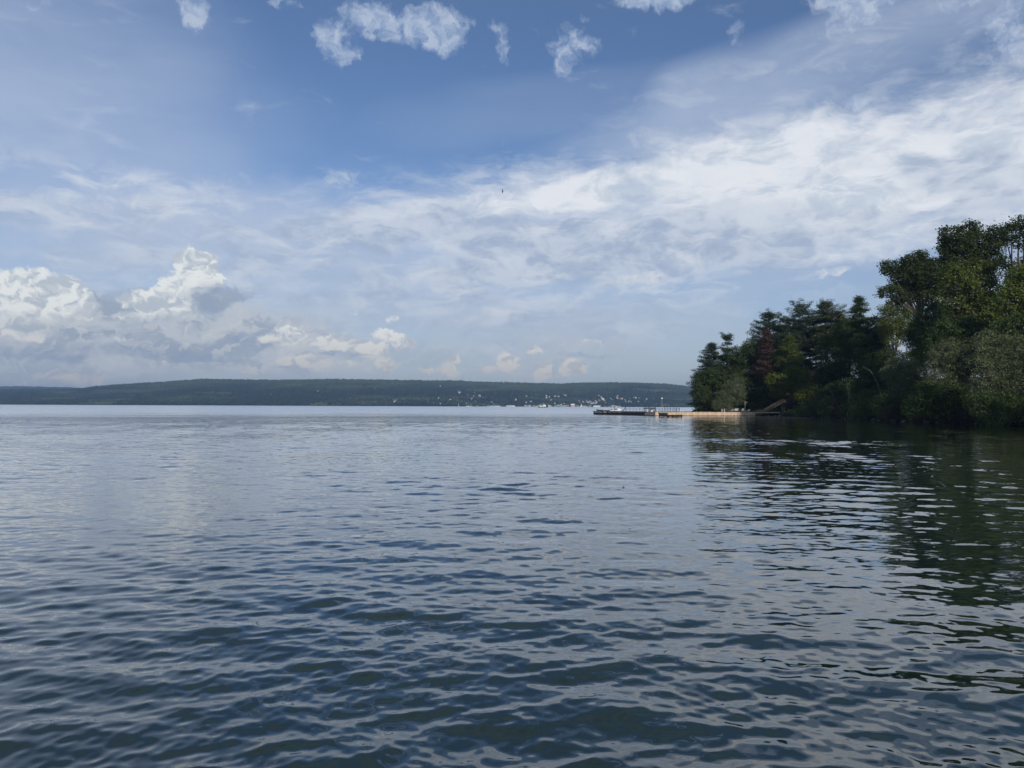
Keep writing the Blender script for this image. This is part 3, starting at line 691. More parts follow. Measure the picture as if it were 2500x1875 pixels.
# the air: pale haze over the lake
def build_haze():
    m, n, out = new_mat('haze_air')
    pv = n.n('ShaderNodeVolumePrincipled'); pv.inputs['Color'].default_value = (0.40, 0.62, 1.0, 1)
    pv.inputs['Density'].default_value = 0.000100; pv.inputs['Anisotropy'].default_value = 0.2
    m.node_tree.links.new(pv.outputs[0], out.inputs['Volume'])
    x0, x1, y0, y1, z0, z1 = -14000, 14000, -3000, 12500, -14, 262
    V = [(x, y, z) for z in (z0, z1) for y in (y0, y1) for x in (x0, x1)]
    o = mesh_np('haze', V, [[0, 2, 3, 1], [4, 5, 7, 6], [0, 1, 5, 4], [2, 6, 7, 3], [0, 4, 6, 2], [1, 3, 7, 5]], m)
    tag(o, kind='stuff')
build_haze()

# ================================================================== the wooded point on the right
SHORE = [(95, -60), (88, 20), (84, 60), (82, 90), (81, 118), (80, 138), (80, 169), (84, 200), (88, 222), (85, 236), (74, 243), (66, 251), (63, 262), (67, 285), (92, 330), (160, 380), (420, 440), (1200, 520), (1200, -60)]
def land_sd(x, y):
    """distance inside the shoreline (positive on land)"""
    x = np.asarray(x, float); y = np.asarray(y, float); best = np.full(x.shape, 1e9); ins = np.zeros(x.shape, bool)
    n = len(SHORE)
    for k in range(n):
        (ax, ay), (bx, by) = SHORE[k], SHORE[(k + 1) % n]
        t = np.clip(((x - ax) * (bx - ax) + (y - ay) * (by - ay)) / ((bx - ax) ** 2 + (by - ay) ** 2), 0, 1)
        best = np.minimum(best, np.hypot(x - ax - t * (bx - ax), y - ay - t * (by - ay)))
        c = (ay > y) != (by > y)
        with np.errstate(divide='ignore', invalid='ignore'):
            xi = (bx - ax) * (y - ay) / (by - ay if by != ay else 1e-9) + ax
        ins ^= c & (x < xi)
    return np.where(ins, best, -best)
def land_z(x, y):
    s = land_sd(x, y); x = np.asarray(x, float); y = np.asarray(y, float)
    z = np.interp(s, [-12, -3, 0, 1.2, 4, 10, 25, 60, 200, 900], [-6, -1.2, 0.0, 0.7, 2.0, 4.0, 7.5, 12.5, 18, 22])
    return z + 0.25 * np.sin(x * 0.9 + y * 0.5) * np.sin(y * 0.7) * np.clip(s / 3, 0, 1) + 0.5 * np.sin(x * .23) * np.sin(y * .19) * np.clip(s / 10, 0, 1)
def LZ(x, y): return float(land_z(np.array([x]), np.array([y]))[0])
def land_mat():
    m, n, out = new_mat('wooded_bank')
    pos = n.n('ShaderNodeNewGeometry').outputs['Position']
    nz = n.noise(pos, 0.5, 6, 0.65)
    c = n.mix(n.ramp(nz, 0.36, 0.62), (0.035, 0.028, 0.02, 1), (0.03, 0.045, 0.018, 1))
    sz = n.n('ShaderNodeSeparateXYZ'); n.setin(sz, 0, pos)
    c = n.mix(n.ramp(sz.outputs[2], 1.1, 0.3), c, (0.028, 0.026, 0.022, 1))
    p = n.n('ShaderNodeBsdfDiffuse'); n.setin(p, 0, c)
    b = n.n('ShaderNodeBump'); b.inputs['Distance'].default_value = 0.3; n.setin(b, 'Height', nz); n.setin(p, 'Normal', b.outputs[0])
    m.node_tree.links.new(p.outputs[0], out.inputs[0]); return m
gx = np.concatenate([np.linspace(54, 130, 110), np.linspace(133, 420, 50), [600, 1180]]); gy = np.concatenate([np.linspace(-55, 60, 20), np.linspace(62, 350, 200), np.linspace(356, 520, 20)])
GXX, GYY = np.meshgrid(gx, gy); GZZ = land_z(GXX, GYY); nr, nc = GXX.shape
i = np.arange(nr - 1)[:, None] * nc; j = np.arange(nc - 1)[None, :]
F = np.stack([i + j, i + j + 1, i + nc + j + 1, i + nc + j], -1).reshape(-1, 4)
tag(mesh_np('ground', np.stack([GXX, GYY, GZZ], -1).reshape(-1, 3), F, land_mat(), None, True), kind='structure')

# ------------------------------------------------------------------ foliage
BARK = simple_mat('grey_brown_bark', (0.085, 0.070, 0.055), (0.04, 0.034, 0.028), 3.0, 0.9, (1, 1, 0.25))
BARK_P = simple_mat('pine_bark', (0.075, 0.055, 0.042), (0.035, 0.026, 0.02), 3.0, 0.9, (1, 1, 0.3))
BARK_W = simple_mat('pale_birch_bark', (0.30, 0.29, 0.26), (0.14, 0.13, 0.12), 2.5, 0.8, (1, 1, 2.0))
LEAF = {
 'dark':   foliage_mat('dark_cottonwood_leaves', (0.0332, 0.0495, 0.0187), (0.0703, 0.0952, 0.0332)),
 'maple':  foliage_mat('olive_maple_leaves', (0.0739, 0.1030, 0.0246), (0.1373, 0.1698, 0.0471)),
 'mid':    foliage_mat('green_leaves', (0.0351, 0.0571, 0.0228), (0.0781, 0.1122, 0.0394)),
 'willow': foliage_mat('grey_green_willow_leaves', (0.0845, 0.1081, 0.0616), (0.1584, 0.1833, 0.1067)),
 'yellow': foliage_mat('yellow_green_leaves', (0.0768, 0.1030, 0.0204), (0.1488, 0.1732, 0.0408)),
 'pine':   foliage_mat('pine_needles', (0.0293, 0.0495, 0.0311), (0.0605, 0.0894, 0.0519), 0.1),
 'olive':  foliage_mat('olive_pine_needles', (0.0439, 0.0590, 0.0249), (0.0839, 0.0999, 0.0394), 0.1),
 'dead':   foliage_mat('dead_red_needles', (0.0600, 0.0374, 0.0357), (0.1080, 0.0702, 0.0663), 0.1),
 'brush':  foliage_mat('dusky_purple_brush', (0.0272, 0.0234, 0.0221), (0.0600, 0.0499, 0.0442), 0.15),
}
def leaf_mesh(P, Nrm, L, Wd, rng, droop=0.0):
    """one small folded kite per point"""
    n = len(P)
    a = rng.normal(size=(n, 3)); a[:, 2] -= droop
    Nn = Nrm + rng.normal(scale=0.55, size=(n, 3)); Nn /= np.linalg.norm(Nn, axis=1, keepdims=True)
    a -= (a * Nn).sum(1, keepdims=True) * Nn; a /= np.linalg.norm(a, axis=1, keepdims=True) + 1e-9
    b = np.cross(Nn, a)
    l = (L * rng.uniform(0.6, 1.3, (n, 1))); w = (Wd * rng.uniform(0.6, 1.3, (n, 1)))
    v = np.stack([P - a * l * .5, P + b * w * .5 + Nn * w * .18, P + a * l * .5, P - b * w * .5 + Nn * w * .18], 1).reshape(-1, 3)
    f = np.arange(n * 4).reshape(n, 4); return v, f
def lobe_leaves(c, r, rng, clump_area=1.15, m=20, sig=0.42, gap=0.25, up=0.35):
    r = tuple(k * 1.10 for k in r)
    """leaf clusters over and inside an ellipsoid lobe, with holes"""
    area = 4 * math.pi * ((r[0] * r[1]) ** 1.6 / 3 + (r[0] * r[2]) ** 1.6 / 3 + (r[1] * r[2]) ** 1.6 / 3) ** (1 / 1.6)
    nc = max(5, int(area / clump_area))
    d = rng.normal(size=(nc, 3)); d[:, 2] += up * 0.6; d /= np.linalg.norm(d, axis=1, keepdims=True)
    hole = np.sin(d[:, 0] * 5 + c[0]) * np.sin(d[:, 1] * 4.3 + c[1]) * np.sin(d[:, 2] * 5.1 + c[2])
    k = hole > -0.95 + gap * 1.0 - 0.5 * rng.random(nc)
    d = d[k]; nc = len(d)
    rad = rng.choice([0.55, 0.8, 0.95, 1.05, 1.16], nc, p=[.15, .22, .33, .22, .08])[:, None]
    cc = np.array(c) + d * np.array(r) * rad
    q = np.repeat(cc, m, 0) + rng.normal(scale=sig, size=(nc * m, 3)) * np.array([1, 1, 0.75])
    nn = np.repeat(d, m, 0) * 0.5 + np.array([0, 0, 0.7])
    return q, nn, cc
TREE_N = [0]
def tree(label, base, lobes, leaf, height_frac=0.45, leaf_l=0.44, leaf_w=0.32, m=20, sig=0.46, clump=0.85, trunk_r=0.32, bark=None, name='broadleaf_tree', cat='tree', gap=0.25, twigs=0.0, group='trees of the wooded point', droop=0.0, stems=1):
    """lobes: list of (world centre, (rx, ry, rz)); limbs run from the trunk into each of them"""
    TREE_N[0] += 1; rng = np.random.default_rng(100 + TREE_N[0]); rnd = random.Random(TREE_N[0])
    root = empty(name, base); b0 = Vector(base)
    tag(root, label, cat, group)
    PV = []; FV = []; off = 0; T = MB()
    cen = sum((Vector(c) for c, r in lobes), Vector()) / len(lobes)
    for st in range(stems):
        bb = Vector((rnd.uniform(-1, 1), rnd.uniform(-1, 1), 0)) * (0.5 if stems > 1 else 0)
        fork = Vector((0, 0, 0)).lerp(cen - b0, height_frac) + bb; fork.x *= 0.7; fork.y *= 0.7
        if stems > 1: fork += Vector((rnd.uniform(-1.5, 1.5), rnd.uniform(-1, 1), 0))
        mid = fork * 0.5 + Vector((rnd.uniform(-.4, .4), rnd.uniform(-.4, .4), 0))
        T.tube([bb + Vector((0, 0, -0.8)), bb + Vector((0, 0, 0.4)), mid, fork], [trunk_r * 1.35, trunk_r, trunk_r * 0.85, trunk_r * 0.68], 8)
        for li, (c, r) in enumerate(lobes):
            if stems > 1 and li % stems != st: continue
            cl = Vector(c) - b0; s0 = fork.lerp(mid, rnd.uniform(0, 0.4)) if cl.z > fork.z else mid.lerp(fork, rnd.uniform(0, 0.6))
            m1 = s0.lerp(cl, 0.5) + Vector((rnd.uniform(-.5, .5), rnd.uniform(-.5, .5), rnd.uniform(0.1, 0.9)))
            T.tube([s0, m1, cl, cl + Vector((rnd.uniform(-.3, .3) * r[0], rnd.uniform(-.3, .3) * r[1], r[2] * 0.5))], [trunk_r * 0.5, trunk_r * 0.32, trunk_r * 0.18, 0.03], 6)
    for c, r in lobes:
        q, nn, cc = lobe_leaves(c, r, rng, clump, m, sig, gap)
        v, f = leaf_mesh(q - np.array(b0), nn, leaf_l, leaf_w, rng, droop); PV.append(v); FV.append(f + off); off += len(v)
        cl = Vector(c) - b0
        for t in cc[rng.random(len(cc)) < 0.10]:
            e = Vector(t) - b0; T.tube([cl, cl.lerp(e, .5) + Vector((0, 0, .25)), e], [0.07, 0.045, 0.02], 4, cap=False)
        if twigs > 0:
            for _ in range(int(twigs * 10)):
                dv = Vector((rnd.uniform(-1, .4), rnd.uniform(-.6, .6), rnd.uniform(.4, 1.2))).normalized(); e = cl + Vector((dv.x * r[0], dv.y * r[1], dv.z * r[2])) * rnd.uniform(1.2, 1.6)
                T.tube([cl, cl.lerp(e, .6), e], [0.05, 0.035, 0.015], 4, cap=False)
    T.build('trunk', bark or BARK, root, True)
    mesh_np('crown', np.concatenate(PV), np.concatenate(FV), LEAF[leaf], root)
    return root
def plobes(items, d, rng=random, thick=0.8, jit=0.9):
    """lobes given by photo pixels (px, py, rx, ry) at depth d, with their own thickness and spread in depth"""
    k = d / FPX; out = []
    for px, py, rx, ry in items:
        c = W(px, py, d); dd = rng.uniform(-1, 1) * jit * rx * k * 0.7
        s = (d + dd) / d
        v = ray(px, py)
        out.append(((v.x * d * s, d * s, CAM_H + v.z * d * s), (rx * k, max(rx, ry) * k * thick, ry * k)))
    return out
def fill_lobes(x0, x1, y0, y1, n, r0, r1, seed=0, pw=2.0):
    """n lobes inside the oval crown given by its photo box"""
    rd = random.Random(seed); out = []; cx, cy, ax, ay = (x0 + x1) / 2, (y0 + y1) / 2, (x1 - x0) / 2, (y1 - y0) / 2
    t = 0
    while len(out) < n and t < 4000:
        t += 1; a = rd.uniform(-1, 1); b = rd.uniform(-1, 1); r = rd.uniform(r0, r1)
        if abs(a) ** pw + abs(b) ** pw > 1: continue
        px, py = cx + a * (ax - r * .8), cy + b * (ay - r * .7)
        if any(math.hypot(px - q[0], py - q[1]) < (r + q[2]) * 0.50 for q in out) and t < 3000: continue
        out.append((px, py, r * rd.uniform(.9, 1.25), r * rd.uniform(.75, 1.0)))
    return out
def base_at(px, d, side=0.0):
    x = GX(px, d) + side; return (x, d, LZ(x, d) - 0.1)

def conifer(label, px, d, top_py, bot_py, halfw_px, leaf='pine', seed=1, sparse=0.0, layers=14, asym=0.0, flat_top=False, name='pine_tree', trunk_r=0.30, prof=None, dens=1.0, lean=0.0):
    """tall pine: straight trunk, uneven whorls of level boughs that turn up at the tips, open between"""
    rng = np.random.default_rng(seed); rd = random.Random(seed)
    base = Vector(base_at(px, d)); root = empty(name, base); tag(root, label, 'tree', 'trees of the wooded point')
    k = d / FPX; top = W(px + lean, top_py, d).z - base.z; bot = W(px, bot_py, d).z - base.z; hw = halfw_px * k * 1.25; lx = lean * k
    T = MB(); H = top
    ax = lambda z: Vector((lx * z / H + 0.15 * math.sin(z * .4 + seed), 0.12 * math.cos(z * .33 + seed), z))
    prof = prof or (lambda t: 0.35 + 0.75 * math.sin(math.pi * min(1, (1 - t) * 1.15) * 0.62 + 0.05)); T.tube([ax(-0.8), ax(H * .25), ax(H * .5), ax(H * .75), ax(H * .93), ax(H)], [trunk_r * 1.2, trunk_r, trunk_r * .8, trunk_r * .5, trunk_r * .25, .03], 8)
    Q = []; NN = []
    layers = int(layers * 1.7)
    for li in range(layers):
        t = (li + rd.uniform(-.6, .6)) / (layers - 1); t = min(max(t, 0), 1); z = bot + (H * 0.975 - bot) * t
        p_ = prof(t) * min(1.0, 0.42 + 1.5 * (1 - t) ** 0.55)
        nb = rd.randint(4, 8) if rd.random() > sparse else rd.randint(0, 2)
        a0 = rd.uniform(0, 6.28)
        for q in range(nb):
            z2 = z + rd.uniform(-.5, .5); rise = rd.uniform(-.28, .30)
            an = a0 + q * 6.283 / nb + rd.uniform(-.35, .35); ln = hw * p_ * rd.uniform(0.4, 1.2)
            ln *= 1 + asym * math.cos(an)
            if ln < 0.4: ln = 0.4
            s0 = ax(min(z2, H - .2)); tip_up = rise * ln + 0.1 * ln + (0.5 * ln if t > .9 else 0)
            pts = [s0 + Vector((math.cos(an) * ln * u, math.sin(an) * ln * u, tip_up * u ** 1.7 - 0.10 * ln * math.sin(u * 3.14) * (1 - t))) for u in (0, .35, .7, 1.0)]
            T.tube(pts, [0.09 * (1 - .5 * t) + .02, .06, .04, .015], 4, cap=False)
            nt = max(4, int(ln * 3.4 * dens))
            for w_ in range(nt):
                u = 0.28 + 0.74 * (w_ + rd.random()) / nt; 
                cpt = pts[0].lerp(pts[3], u); cpt.z = s0.z + tip_up * u ** 1.7 - 0.10 * ln * math.sin(u * 3.14) * (1 - t)
                side = rd.uniform(-1, 1) * 0.30 * ln * (1.15 - abs(u - .6)); 
                cpt += Vector((-math.sin(an) * side, math.cos(an) * side, 0.1))
                mm = 20; q_ = np.array(cpt) + rng.normal(size=(mm, 3)) * np.array([.42, .42, .24]); Q.append(q_)
                NN.append(np.tile([math.cos(an) * .2, math.sin(an) * .2, 1.0], (mm, 1)))
    v, f = leaf_mesh(np.concatenate(Q), np.concatenate(NN), 0.50, 0.18, rng)
    T.build('trunk', BARK_P, root, True); mesh_np('crown', v, f, LEAF[leaf], root)
    return root

# ---- pines on the point (left to right in the photo)
conifer('leftmost dark pine leaning out over the water at the tip of the point', 1738, 256, 838, 985, 56, 'pine', 3, 0.05, 17, 0.12, prof=lambda t: (1.05 - 0.78 * t) * (1 if t < .9 else .7))
conifer('thin ragged pine with one long bough, second from the tip', 1776, 260, 815, 930, 32, 'pine', 5, 0.55, 12, -0.15, prof=lambda t: 1.0 - .6 * t, trunk_r=.24)
conifer('broad dark pine rising behind the dead red tree', 1880, 262, 765, 930, 52, 'pine', 8, 0.0, 16, prof=lambda t: (1.12 - 0.62 * t))
conifer('dead reddish pine with bare brown boughs among green pines', 1873, 246, 806, 915, 26, 'dead', 13, 0.1, 15, dens=0.75, prof=lambda t: 1.1 - .85 * t, trunk_r=.2)
conifer('tall open pine with a bare lower trunk, tallest left of the twin top', 1960, 262, 744, 850, 40, 'pine', 21, 0.1, 12, prof=lambda t: 0.9 + .25 * math.sin(t * 3.1) - (0.35 if t > .85 else 0), trunk_r=.36)
conifer('olive green pine with flat layered top right of the tall open pine', 2017, 258, 740, 850, 42, 'olive', 27, 0.0, 13, 0.2, prof=lambda t: 1.05 - .45 * t)
conifer('smaller olive pine leaning right, close beside the flat topped pine', 2052, 256, 764, 850, 32, 'olive', 31, 0.1, 10, 0.2, prof=lambda t: 1.0 - .4 * t)
conifer('thin pine with a straight dark trunk seen against the sky gap', 1976, 268, 815, 900, 24, 'pine', 35, 0.35, 12, trunk_r=.22)
conifer('thin dark trunked pine just left of the straight one in the sky gap', 1945, 266, 800, 940, 24, 'pine', 36, 0.1, 12, trunk_r=.30)
conifer('pine in the gap between the broad pine and the tall open pine', 1918, 258, 795, 930, 34, 'pine', 39, 0.1, 14)
conifer('drooping light green conifer in front of the tall pines', 1930, 240, 822, 975, 34, 'maple', 41, 0.0, 15, prof=lambda t: 1.15 - .8 * t)
conifer('pointed dark tree standing taller than its neighbours, right of the pines', 2100, 232, 724, 880, 42, 'mid', 44, 0.0, 15, 0.0, prof=lambda t: 1.2 - .95 * t, name='spruce_tree')
# ---- broadleaf trees, left to right
def T_(label, px, d, lob, leaf, side=0.0, **kw):
    base = base_at(px, d, side); return tree(label, base, plobes(lob, d, random.Random(int(px)), kw.pop('thick', .8), kw.pop('jit', .9)), leaf, **kw)
T_('dense dark green tree at the water end of the point, behind the boat dock', 1722, 250, [(1718, 930, 24, 22), (1745, 925, 26, 24), (1712, 965, 20, 24), (1738, 965, 28, 26), (1725, 988, 26, 16), (1760, 950, 22, 26), (1700, 985, 8, 12)], 'mid')
T_('rounded green tree under the thin ragged pine', 1790, 254, [(1800, 868, 24, 20), (1782, 895, 24, 22), (1815, 890, 28, 24), (1830, 860, 18, 16), (1800, 925, 30, 26), (1775, 935, 20, 22)], 'mid')
T_('dark tree filling the slope left of the dead red pine', 1842, 252, [(1838, 850, 24, 18), (1855, 880, 26, 22), (1835, 910, 28, 24), (1865, 925, 28, 26), (1845, 950, 30, 24), (1880, 955, 28, 22), (1820, 965, 24, 20)], 'mid')
T_('grey green willow bush with upright stems behind the lounge chairs', 1778, 240, [(1800, 935, 15, 18), (1785, 950, 17, 18), (1770, 972, 18, 18), (1795, 970, 17, 18), (1752, 988, 13, 14), (1773, 995, 15, 10), (1808, 960, 11, 15)], 'willow', name='willow_bush', cat='bush', height_frac=.3, trunk_r=.12, stems=4, leaf_w=.18, leaf_l=.4, gap=.35)
T_('yellow green small tree with arching crown above the stairs', 1915, 236, [(1890, 925, 18, 11), (1912, 930, 20, 13), (1940, 915, 22, 15), (1962, 930, 18, 18), (1935, 938, 22, 14), (1885, 940, 10, 12), (1970, 950, 12, 12), (1905, 948, 14, 10)], 'yellow', trunk_r=.16, height_frac=.6)
T_('light green shrub beside the top landing of the stairs', 1972, 232, [(1965, 962, 14, 12), (1980, 955, 14, 14), (1990, 968, 16, 12), (1950, 968, 9, 9), (1975, 980, 18, 9)], 'yellow', name='shrub', cat='bush', trunk_r=.1, stems=3, gap=.45)
T_('dark broad tree in the shade behind the stairs', 1880, 246, [(1860, 975, 22, 16), (1890, 975, 20, 12), (1840, 990, 20, 12), (1910, 900, 22, 20), (1900, 875, 20, 16)], 'mid', gap=.1)
T_('wide olive green tree below the twin topped pines', 2035, 246, fill_lobes(1985, 2085, 812, 925, 12, 16, 24, 4), 'maple')
T_('dark tree in shadow below the wide olive green one', 2040, 240, fill_lobes(1985, 2105, 890, 985, 11, 16, 24, 6), 'mid', gap=.1)
T_('leafy tree with a bright olive top right of the pointed dark tree', 2185, 218, [(2165, 760, 17, 14), (2190, 748, 20, 15), (2210, 765, 18, 16), (2175, 785, 22, 18), (2205, 800, 24, 20), (2180, 820, 24, 22), (2160, 800, 16, 18)], 'maple')
T_('tall dark tree in the hollow right of the pointed one', 2135, 226, fill_lobes(2095, 2175, 775, 930, 12, 18, 26, 9), 'mid', gap=.1)
T_('large dark cottonwood with flat spreading crown standing clear against the sky', 2262, 196,
   [(2215, 690, 26, 20), (2245, 675, 28, 22), (2265, 715, 30, 18), (2210, 730, 24, 12), (2175, 655, 22, 16), (2168, 712, 22, 12), (2200, 672, 24, 20), (2195, 712, 22, 14), (2235, 655, 30, 22), (2250, 628, 18, 13), (2225, 640, 22, 14), (2240, 700, 30, 18), (2270, 670, 30, 24), (2285, 650, 20, 18), (2290, 700, 30, 22), (2310, 670, 20, 22), (2160, 645, 8, 8), (2178, 732, 8, 6)],
   'dark', leaf_l=.46, leaf_w=.36, trunk_r=.55, height_frac=.72, gap=.34)
T_('dark green tree under the spreading cottonwood', 2285, 186, fill_lobes(2215, 2345, 735, 900, 15, 20, 30, 12), 'mid', gap=.12)
T_('tallest cottonwood with bare twigs at its upper left', 2365, 168,
   [(2322, 575, 24, 18), (2315, 600, 22, 16), (2345, 590, 30, 24), (2370, 562, 22, 18), (2385, 590, 28, 22), (2355, 625, 34, 24), (2325, 635, 26, 20), (2395, 625, 28, 24), (2428, 570, 18, 16), (2430, 600, 22, 22), (2420, 640, 24, 24), (2330, 660, 24, 18), (2306, 618, 10, 8)],
   'dark', leaf_l=.46, leaf_w=.36, trunk_r=.6, height_frac=.7, twigs=.25, gap=.42)
T_('very tall tree at the right edge with big bare limbs showing', 2475, 152,
   [(2470, 565, 22, 16), (2490, 550, 26, 18), (2455, 580, 14, 12), (2515, 560, 26, 22), (2500, 590, 24, 18), (2540, 590, 30, 28), (2470, 660, 22, 18), (2450, 640, 14, 16), (2520, 640, 26, 22), (2560, 550, 30, 24), (2580, 620, 34, 30)],
   'dark', leaf_l=.42, leaf_w=.32, trunk_r=.5, height_frac=.75, gap=.5, m=15)
T_('light olive maple with rounded crown in front of the tallest cottonwood', 2370, 158, [(2325, 665, 24, 20), (2350, 690, 28, 24), (2385, 660, 28, 24), (2365, 655, 20, 18), (2410, 675, 26, 24), (2320, 700, 24, 22), (2380, 710, 32, 26), (2420, 715, 28, 26), (2340, 735, 28, 24), (2400, 755, 34, 28), (2360, 770, 30, 26), (2430, 770, 26, 26), (2310, 730, 16, 18)], 'maple', trunk_r=.4)
T_('dark tree under the light olive maple with gaps of sky beside it', 2330, 150, fill_lobes(2275, 2425, 775, 920, 13, 24, 34, 21), 'mid', gap=.12)
T_('olive tree at the right edge with small holes of sky', 2480, 142, fill_lobes(2440, 2560, 655, 850, 15, 20, 32, 17), 'maple', gap=.42)
T_('dense dark tree behind the bushes at the right edge', 2470, 136, fill_lobes(2400, 2580, 780, 960, 14, 30, 42, 27), 'mid', gap=.05, m=24)
# willows and bushes along the water
T_('rounded grey green willow in the middle of the bushy shore', 2310, 142, [(2300, 862, 26, 20), (2325, 850, 26, 22), (2345, 870, 22, 20), (2290, 890, 28, 22), (2320, 900, 30, 24), (2345, 895, 22, 24), (2350, 925, 30, 22), (2300, 925, 28, 20)], 'willow', name='willow_bush', cat='bush', stems=3, leaf_w=.17, leaf_l=.38, trunk_r=.18, sig=.36)
T_('largest grey green willow at the right end of the shore', 2440, 122, [(2385, 850, 26, 24), (2410, 835, 28, 24), (2440, 848, 32, 26), (2480, 845, 34, 28), (2510, 860, 34, 28), (2395, 890, 30, 26), (2435, 895, 36, 30), (2480, 900, 36, 30), (2520, 910, 36, 32), (2400, 935, 30, 26), (2450, 940, 36, 28), (2500, 950, 36, 30), (2545, 870, 34, 34), (2560, 940, 36, 36)], 'willow', name='willow_bush', cat='bush', stems=4, leaf_w=.16, leaf_l=.34, trunk_r=.2, sig=.36, clump=.9)
T_('low grey green willow left of the rounded one, overhanging the bank', 2205, 168, [(2190, 890, 22, 16), (2215, 895, 26, 20), (2175, 915, 22, 18), (2205, 925, 28, 22), (2235, 920, 26, 22), (2250, 945, 24, 20), (2190, 950, 26, 20), (2220, 960, 26, 20)], 'willow', name='willow_bush', cat='bush', stems=3, leaf_w=.17, leaf_l=.38, trunk_r=.15, sig=.36)
T_('dark bush hanging over the water below the rounded willow', 2290, 136, [(2260, 960, 28, 22), (2300, 965, 32, 26), (2340, 970, 32, 26), (2270, 995, 32, 22), (2320, 1005, 34, 24), (2365, 1000, 32, 26), (2240, 985, 22, 20)], 'mid', name='overhanging_bush', cat='bush', stems=4, trunk_r=.12, leaf_l=.36, gap=.05)
T_('dark bush hanging over the water at the right edge of the photo', 2450, 119, [(2400, 985, 34, 26), (2445, 990, 36, 28), (2495, 995, 38, 30), (2550, 990, 40, 34), (2420, 1015, 36, 24), (2475, 1022, 38, 24), (2535, 1025, 40, 26)], 'mid', name='overhanging_bush', cat='bush', stems=4, trunk_r=.12, leaf_l=.26, gap=.02)
T_('dusky leafless looking brush beside the rocks right of the stairs', 2030, 206, [(1985, 985, 18, 12), (2010, 978, 20, 14), (2040, 980, 22, 16), (2070, 985, 22, 16), (1995, 1003, 20, 10), (2030, 1003, 24, 12), (2065, 1008, 24, 12)], 'brush', name='brush_thicket', cat='bush', stems=4, trunk_r=.08, leaf_w=.1, leaf_l=.3)
T_('green brown brush at the foot of the birches', 2120, 184, [(2095, 985, 22, 18), (2125, 975, 24, 18), (2155, 985, 24, 20), (2110, 1008, 24, 14), (2145, 1010, 26, 16), (2180, 1000, 26, 20), (2200, 1012, 26, 14)], 'mid', name='brush_thicket', cat='bush', stems=4, trunk_r=.08, leaf_l=.36, gap=.15)
T_('brown tinged thicket with pale twigs under the low willow', 2225, 160, [(2205, 985, 24, 18), (2235, 1000, 24, 18), (2180, 975, 20, 16), (2250, 1015, 26, 14), (2215, 1015, 24, 12)], 'brush', name='brush_thicket', cat='bush', stems=4, trunk_r=.08, leaf_l=.26, leaf_w=.12)
T_('olive bush on the slope between the stairs and the birches', 2050, 222, fill_lobes(2000, 2110, 925, 1000, 9, 15, 22, 33), 'mid', name='shrub', cat='bush', stems=3, trunk_r=.1)
T_('mid green tree filling the slope behind the birches', 2130, 206, fill_lobes(2080, 2190, 880, 990, 10, 18, 26, 35), 'mid', gap=.1)
# the forest goes on behind the first rows; copies of the trees above would do, but each keeps its own place
def forest(px, d, w, top, label, leaf='mid', seed=0):
    k = w * 0.5; T_(label, px, d, fill_lobes(px - k, px + k, top, top + w * 1.25, 9, k * .34, k * .5, seed), leaf, m=16, leaf_l=.42, leaf_w=.30, clump=1.3, gap=.1)
forest(2240, 232, 90, 760, 'shaded tree deep in the wood behind the spreading cottonwood', 'mid', 61)
forest(2400, 200, 120, 700, 'shaded tree deep in the wood behind the light olive maple', 'mid', 62)
forest(2330, 215, 100, 745, 'shaded tree deep in the wood left of the light olive maple', 'dark', 63)
forest(2520, 175, 150, 700, 'shaded tree deep in the wood behind the right edge', 'dark', 64)
forest(2235, 205, 110, 850, 'low shaded tree under the spreading cottonwood, behind the low willow', 'mid', 71)
forest(2170, 215, 90, 850, 'low shaded tree behind the long pale branch', 'mid', 72)
forest(2110, 262, 80, 800, 'shaded tree deep in the wood behind the pointed dark tree', 'mid', 65)

T_('green tree filling in behind the gap between the broad pine and the tall open pine', 1910, 264, [(1900, 835, 26, 20), (1925, 850, 24, 20), (1885, 860, 24, 22), (1915, 880, 26, 22)], 'mid')
T_('green tree standing between the flat topped pines and the pointed dark tree', 2072, 242, [(2062, 805, 20, 18), (2082, 795, 16, 16), (2075, 830, 22, 20), (2095, 850, 22, 20)], 'mid')
# the same kinds of trees go on along the bank to the right
src = [o for o in COL.objects if o.name.startswith('broadleaf_tree') and o.parent is None]
rg = random.Random(29)
for q in range(16):
    o = copy_tree(src[(q * 5 + 3) % len(src)]); y = 24 + q * 5.6 + rg.uniform(-2, 2); x = 96 + rg.uniform(-3, 4) + (0 if q % 2 else 13)
    o.location = (x, y, LZ(x, y) - .1); o.rotation_euler = (0, 0, rg.uniform(0, 6.28)); k_ = rg.uniform(.62, .9); o.scale = (k_, k_, k_)
    tag(o, 'broad green tree in the row on the bank to the right of the wooded point', 'tree', 'trees further right along the bank')

# birches: bare pale stems seen against the dark wood
def birch(label, pts, d, r=.11, name='birch_tree'):
    P_ = [W(a, b, d) for a, b in pts]; b0 = Vector((P_[0].x, d, LZ(P_[0].x, d) - .2))
    b = MB(); n = len(P_); b.tube([Vector((0, 0, 0))] + [p - b0 for p in P_[0 if P_[0].z > b0.z + .3 else 1:]], [r * 1.2] + [r * (1 - .75 * (i + 1) / n) for i in range(n if P_[0].z > b0.z + .3 else n - 1)], 6)
    o = b.build(name, BARK_W, None, True); o.location = b0; tag(o, label, 'tree', 'bare pale stems in the dark wood')
birch('pale leaning dead stem curving up left beside the brush', [(2042, 985), (2034, 965), (2025, 948), (2018, 940)], 212, .09, 'dead_tree')
birch('thin pale stem crossing left of the leaning dead one', [(2030, 985), (2020, 968), (2010, 962)], 213, .06, 'dead_tree')
birch('bright pale birch trunk, left of a close pair', [(2073, 975), (2070, 950), (2066, 920)], 204, .10)
birch('bright pale birch trunk, right of a close pair', [(2077, 972), (2075, 945), (2074, 925)], 204, .07)
